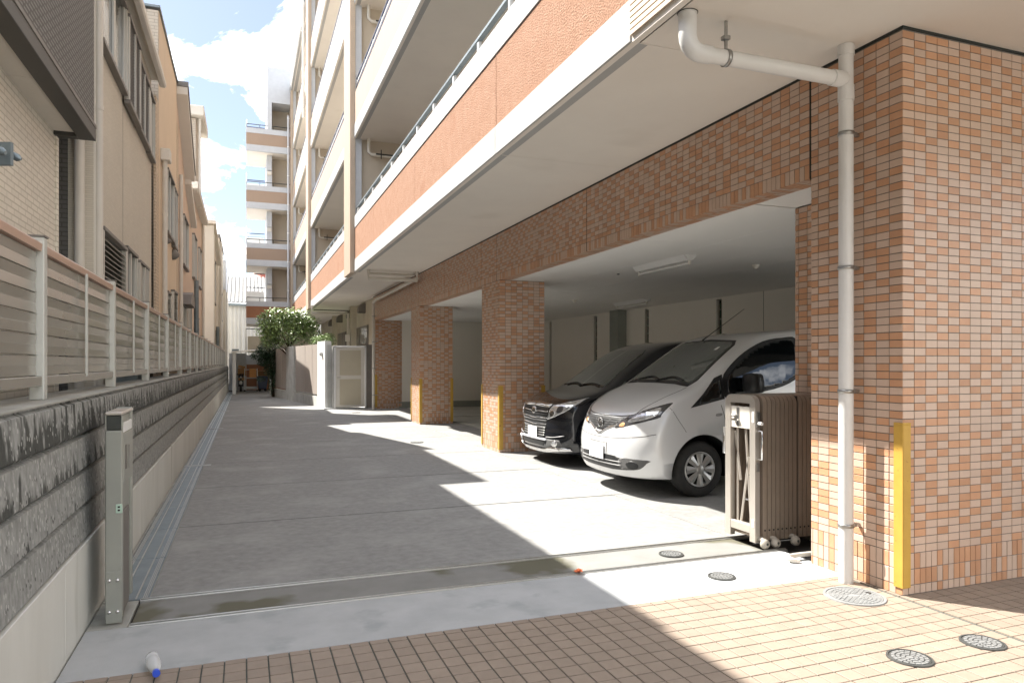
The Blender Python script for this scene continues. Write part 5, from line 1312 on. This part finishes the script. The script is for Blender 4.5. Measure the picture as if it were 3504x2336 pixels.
# grille and badge
D('grille', closed([(-.43, .845), (-.25, .848), (0, .850), (.25, .848), (.43, .845), (.40, .79), (.22, .745), (.10, .705), (0, .695), (-.10, .705), (-.22, .745), (-.40, .79)], 3), 'x', 0, .003, 'black_plastic')
for z0 in (.825, .80, .775, .75):
    w_ = .40 - (.83 - z0) * 2.2; D('grille_bar', strip([(-w_, z0), (-w_ / 2, z0 - .004), (0, z0 - .006), (w_ / 2, z0 - .004), (w_, z0)], .006), 'x', 0, .007, 'black_plastic')
D('grille_trim', strip(smooth2([(-.34, .772), (-.2, .735), (-.10, .695), (-.04, .668), (.04, .668), (.10, .695), (.2, .735), (.34, .772)]), .020), 'x', 0, .010, 'chrome', res=.02)
cxx = O[0] + .042
bd_ = MB().lathe([(.050, -.004), (.062, -.004), (.062, -.016), (.050, -.016), (.050, -.004)], (cxx, OY, .775), 'chrome', n=32, axis='x').cbox(cxx - .018, cxx - .006, OY - .065, OY + .065, .762, .788, 'chrome', c=.003)
bd_.lathe([(0, -.006), (.05, -.006)], (cxx, OY, .775), 'seam', n=24, axis='x').build('badge', parent=va)
# headlights (side-front patches, projected from the front)
for sg in (-1, 1):
    D('headlight', closed([(.33 * sg, .735), (.32 * sg, .775), (.42 * sg, .85), (.58 * sg, .93), (.72 * sg, .995), (.79 * sg, 1.03), (.80 * sg, 1.0), (.785 * sg, .91), (.77 * sg, .865), (.60 * sg, .80)], 3), 'x', 0, .004, 'lamp_dark', res=.02)
    D('headlight_lens', closed([(.49 * sg, .81), (.52 * sg, .865), (.64 * sg, .93), (.74 * sg, .975), (.765 * sg, .94), (.745 * sg, .885), (.64 * sg, .835)], 3), 'x', 0, .008, 'lamp_glass', res=.02)
    D('indicator', closed([(.375 * sg, .765), (.41 * sg, .80), (.45 * sg, .795), (.455 * sg, .765), (.41 * sg, .75)], 3), 'x', 0, .008, 'amber', res=.02)
    D('fog_surround', closed([(.44 * sg, .42), (.44 * sg, .315), (.58 * sg, .305), (.69 * sg, .33), (.745 * sg, .39), (.755 * sg, .425)], 3), 'x', 0, .004, 'seam', res=.02)
    D('fog_recess', closed([(.53 * sg, .365), (.60 * sg, .405), (.67 * sg, .375), (.66 * sg, .33), (.59 * sg, .315)], 4), 'x', 0, .009, 'black_plastic', res=.02)
    D('bumper_seam', strip(smooth2([(.60 * sg, .655), (.72 * sg, .675), (.80 * sg, .70)]), .007), 'x', 0, .0015, 'seam', skirt=.002)
D('bumper_line', strip(smooth2([(-.72, .675), (-.40, .635), (0, .62), (.40, .635), (.72, .675)]), .006), 'x', 0, .0012, 'seam', skirt=.002)
D('lower_intake', closed([(-.54, .425), (0, .435), (.50, .425), (.49, .36), (.47, .30), (0, .285), (-.54, .30)], 2), 'x', 0, .003, 'black_plastic')
for z0 in (.34, .378): D('intake_bar', strip([(-.46, z0), (0, z0 - .006), (.44, z0)], .009), 'x', 0, .008, 'seam_light')
D('plate_recess', [(-.21, .575), (.20, .575), (.20, .56), (-.19, .56), (-.19, .385), (-.21, .385)], 'x', 0, .002, 'seam_light', skirt=.003)
MB().cbox(O[0] - .022, O[0] - .010, OY - .155, OY + .175, .375, .54, 'plate', c=.004).build('number_plate', parent=va)
# side glass (s,z), near and far
for sg in (-1, 1):
    door = D('door_glass_frame', closed([(1.12, 1.07), (1.5, 1.115), (1.9, 1.19), (2.16, 1.31), (2.20, 1.48), (2.20, 1.735), (2.0, 1.745), (1.72, 1.70), (1.45, 1.58), (1.22, 1.42), (1.10, 1.28)], 3), 'y', sg, .004, 'black_plastic')
    D('door_glass', closed([(1.17, 1.11), (1.5, 1.145), (1.88, 1.22), (2.11, 1.33), (2.14, 1.48), (2.14, 1.70), (1.97, 1.71), (1.74, 1.665), (1.49, 1.55), (1.28, 1.40), (1.17, 1.28)], 3), 'y', sg, .015, 'car_glass_dark')
    D('quarter_glass_frame', [(.66, .975), (1.10, 1.065), (1.10, 1.33), (1.0, 1.29), (.84, 1.13)], 'y', sg, .004, 'black_plastic')
    D('quarter_glass', [(.76, 1.015), (1.055, 1.08), (1.055, 1.27), (.98, 1.235), (.86, 1.12)], 'y', sg, .015, 'car_glass_dark')
    D('rear_side_glass', closed([(2.38, 1.33), (2.42, 1.24), (3.3, 1.24), (4.0, 1.30), (4.05, 1.6), (3.9, 1.70), (3.2, 1.73), (2.42, 1.73)], 3), 'y', sg, .006, 'car_glass_dark')
    D('door_seam', strip(smooth2([(1.17, .32), (1.16, .6), (1.10, .85), (1.05, 1.0)]), .007), 'y', sg, .0015, 'seam', skirt=.002)
    D('door_seam', strip(smooth2([(2.27, .30), (2.28, .9), (2.28, 1.3), (2.26, 1.75)]), .007), 'y', sg, .0015, 'seam', skirt=.002)
    D('wing_seam', strip(smooth2([(.43, .98), (.52, .84), (.60, .72)]), .008), 'y', sg, .0012, 'plate' if False else 'seam_light', skirt=.002)
    D('door_handle', closed([(1.98, 1.02), (2.18, 1.035), (2.18, 1.0), (1.98, .985)], 3), 'y', sg, .022, 'van_silver')
    D('side_marker', closed([(.985, .905), (1.05, .912), (1.05, .885), (.985, .88)], 3), 'y', sg, .010, 'seam_light')
    b = MB()
    yc = OY + sg * 1.0
    Pm = closed([(-.11, -.095), (.08, -.095), (.115, -.03), (.11, .08), (.03, .105), (-.10, .09)], 4)
    xm = O[0] + 1.36
    # mirror housing
    for w_, dx_ in ((1.0, 0.0),):
        vs0 = [(xm - .05, yc + a * 1.0, 1.235 + c) for a, c in Pm]; vs1 = [(xm + .05, yc + a * .95, 1.235 + c * .95) for a, c in Pm]; vf = [(xm - .085, yc + a * .6, 1.235 + c * .6) for a, c in Pm]
        n_ = len(Pm); b.add(vf + vs0 + vs1, [tuple(range(n_)), tuple(reversed(range(2 * n_, 3 * n_)))] + [(i, n_ + i, n_ + (i + 1) % n_, (i + 1) % n_) for i in range(n_)] + [(n_ + i, 2 * n_ + i, 2 * n_ + (i + 1) % n_, n_ + (i + 1) % n_) for i in range(n_)], 'black_plastic', True)
    b.cbox(xm - .02, xm + .03, yc - sg * .20, yc - sg * .08, 1.14, 1.175, 'black_plastic', c=.01)
    b.build('wing_mirror', parent=va)
MB().tube([(O[0] + 1.50, OY + .1, 1.735), (O[0] + 1.60, OY + .10, 1.80), (O[0] + 2.15, OY + .13, 2.14)], .004, 'black_plastic', n=6, radii=[.010, .005, .003]).build('antenna', parent=va)
for sx, _ in WA:
    for sg in (-1, 1): wheel(va, O[0] + sx, OY + sg * .80, .305, .305, sg, 8)
MB().box(O[0] + .35, O[0] + 4.1, 6.72, 7.76, .22, .5, 'black_plastic').build('underbody', parent=va)
# ---------------- black minivan
O2 = (3.945, 9.60)
sil = [(.16, .17, .40, .03, 2.8), (.02, .22, .46, .02, 2.8), (.0, .34, .42, 0, 3), (.02, .50, .40, 0, 3), (.02, .68, .40, 0, 3), (.04, .82, .42, 0, 2.9), (.12, .905, .36, -.01, 2.8), (.30, .975, .22, -.03, 2.8), (.55, 1.04, .10, -.05, 3), (.72, 1.09, .06, -.06, 3),
       (.86, 1.17, .06, -.07, 2.7), (1.16, 1.385, .07, -.08, 2.8), (1.44, 1.565, .06, -.08, 3), (1.70, 1.69, .03, -.09, 3.5), (2.05, 1.77, 0, -.09, 4), (2.7, 1.82, 0, -.08, 4.5), (3.7, 1.815, 0, -.08, 4.5), (4.35, 1.765, -.02, -.08, 4.5), (4.55, 1.66, -.08, -.05, 4),
       (4.62, 1.35, -.09, 0, 4), (4.68, .95, -.09, 0, 4), (4.68, .5, -.09, 0, 4), (4.58, .24, -.09, .03, 4), (3.9, .19, 0, .03, 4), (2.9, .17, 0, .03, 4), (1.6, .17, 0, .03, 4), (.8, .165, .06, .03, 3.5)]
def wfB(s_, z):
    w = 1.0
    if z > .98: w -= .185 * ((z - .98) / .8) ** 1.2
    if z < .40: w -= .03 * ((.40 - z) / .22) ** 1.6
    return w + .008 * math.sin(min(max((z - .25) / .7, 0), 1) * math.pi)
WB = [(.92, .32), (3.77, .32)]
vb = thing('black_minivan', (3.945, 9.60, 0), 'glossy black minivan with a barred chrome grille parked beyond the silver van', 'minivan')
res, bvh2 = car_body(sil, WB, .85, 0, wfB, O2, 'van_black', .365)
shell(vb, res)
D2 = lambda name, poly, ax, sd_, off, mt, **k: decal(vb, name, bvh2, poly, ax, sd_, off, O2, mt, **k)
D2('windscreen', [(-.64, 1.105), (-.4, 1.125), (0, 1.13), (.4, 1.125), (.64, 1.105), (.66, 1.15), (.56, 1.59), (.49, 1.645), (0, 1.665), (-.49, 1.645), (-.56, 1.59), (-.66, 1.15)], 'x', 0, .005, 'car_glass')
for t0, t1 in ((-.55, .0), (.02, .50)): D2('wiper', strip(smooth2([(t0, 1.12), ((t0 + t1) / 2, 1.145), (t1, 1.115)]), .016), 'x', 0, .014, 'black_plastic')
MB().cbox(O2[0] + 1.50, O2[0] + 1.53, 9.5, 9.72, 1.50, 1.57, 'black_plastic', c=.01).build('rear_view_mirror', parent=vb)
D2('grille', [(-.47, .86), (0, .875), (.47, .86), (.42, .62), (.36, .40), (0, .385), (-.36, .40), (-.42, .62)], 'x', 0, .003, 'black_plastic')
D2('grille_top_bar', [(-.48, .872), (0, .893), (.48, .872), (.465, .825), (0, .835), (-.465, .825)], 'x', 0, .014, 'chrome')
for z0, w_ in ((.765, .44), (.675, .43), (.585, .41)):
    D2('grille_bar', strip([(-w_, z0 + .004), (-.16, z0), (-.05, z0 - .010), (.05, z0 - .010), (.16, z0), (w_, z0 + .004)], .014), 'x', 0, .012, 'chrome', res=.02)
    D2('grille_slat', strip([(-w_, z0 - .035), (0, z0 - .045), (w_, z0 - .035)], .010), 'x', 0, .009, 'seam', res=.03)
for z0 in (.535, .50, .465, .43): D2('grille_slat', strip([(-.38, z0), (0, z0 - .005), (.38, z0)], .008), 'x', 0, .010, 'steel', res=.03)
D2('emblem', closed([(-.06, .81), (.06, .81), (.055, .74), (0, .72), (-.055, .74)], 2), 'x', 0, .018, 'chrome', res=.02)
D2('lower_bar', strip([(-.45, .375), (0, .365), (.45, .375)], .026), 'x', 0, .014, 'grey_paint')
D2('lower_intake', [(-.42, .35), (.42, .35), (.36, .285), (-.36, .285)], 'x', 0, .004, 'black_plastic')
D2('chin_trim', smooth2([(-.80, .245), (-.6, .235), (-.40, .205), (0, .20), (.40, .205), (.6, .235), (.80, .245)], 3) + smooth2([(.80, .285), (.55, .285), (.38, .25), (0, .245), (-.38, .25), (-.55, .285), (-.80, .285)], 3), 'x', 0, .022, 'chrome', res=.03)
MB().cbox(O2[0] - .012, O2[0] + .000, 9.60 - .165, 9.60 + .165, .37, .535, 'plate', c=.004).build('number_plate', parent=vb)
for sg in (-1, 1):
    D2('headlight', [(.445 * sg, .655), (.485 * sg, .80), (.52 * sg, .86), (.66 * sg, .895), (.80 * sg, .945), (.835 * sg, .975), (.83 * sg, .90), (.79 * sg, .82), (.74 * sg, .77), (.60 * sg, .70)], 'x', 0, .005, 'lamp_glass', res=.02)
    D2('projector', closed([(.52 * sg, .70), (.505 * sg, .75), (.54 * sg, .79), (.59 * sg, .78), (.60 * sg, .735), (.565 * sg, .70)], 3), 'x', 0, .011, 'chrome', res=.015)
    D2('headlight_inner', closed([(.64 * sg, .76), (.63 * sg, .83), (.68 * sg, .855), (.72 * sg, .83), (.71 * sg, .78)], 3), 'x', 0, .009, 'lamp_dark', res=.015)
    D2('fog_panel', [(.45 * sg, .385), (.45 * sg, .275), (.76 * sg, .29), (.70 * sg, .385)], 'x', 0, .004, 'seam', res=.03)
    D2('fog_ring', closed([(.60 * sg, .295), (.565 * sg, .335), (.60 * sg, .378), (.645 * sg, .375), (.665 * sg, .335), (.64 * sg, .295)], 4), 'x', 0, .012, 'chrome', res=.015)
    D2('fog_lamp', closed([(.60 * sg, .308), (.58 * sg, .335), (.603 * sg, .365), (.64 * sg, .363), (.652 * sg, .335), (.635 * sg, .308)], 4), 'x', 0, .016, 'lamp_glass', res=.015)
    D2('bumper_crease', strip(smooth2([(.42 * sg, .41), (.60 * sg, .42), (.76 * sg, .45)]), .012), 'x', 0, .004, 'seam_light')
    D2('door_glass', closed([(1.16, 1.03), (1.6, 1.06), (2.1, 1.07), (2.18, 1.3), (2.14, 1.62), (1.9, 1.62), (1.6, 1.50), (1.3, 1.29)], 3), 'y', sg, .006, 'car_glass_dark')
    D2('quarter_glass', [(.86, 1.02), (1.08, 1.03), (1.08, 1.20), (1.0, 1.14)], 'y', sg, .006, 'car_glass')
    D2('rear_side_glass', closed([(2.4, 1.1), (3.4, 1.1), (4.3, 1.15), (4.3, 1.55), (3.4, 1.65), (2.4, 1.65)], 3), 'y', sg, .006, 'car_glass_dark')
    b = MB(); yc = 9.60 + sg * .99
    b.lathe([(0, -.06), (.07, -.05), (.10, -.01), (.10, .05), (.09, .055), (0, .055)], (O2[0] + 1.30, yc, 1.10), 'van_black', n=20, axis='x').cbox(O2[0] + 1.28, O2[0] + 1.34, yc - sg * .18, yc - sg * .06, 1.02, 1.06, 'van_black', c=.01).build('wing_mirror', parent=vb)
for sx, _ in WB:
    for sg in (-1, 1): wheel(vb, O2[0] + sx, 9.60 + sg * .80, .32, .32, sg, 5, rim=.205)
MB().box(O2[0] + .4, O2[0] + 4.3, 9.05, 10.15, .22, .5, 'black_plastic').build('underbody', parent=vb)
# tidy helper properties
for o in list(bpy.data.objects):
    if '_w' in o: del o['_w']
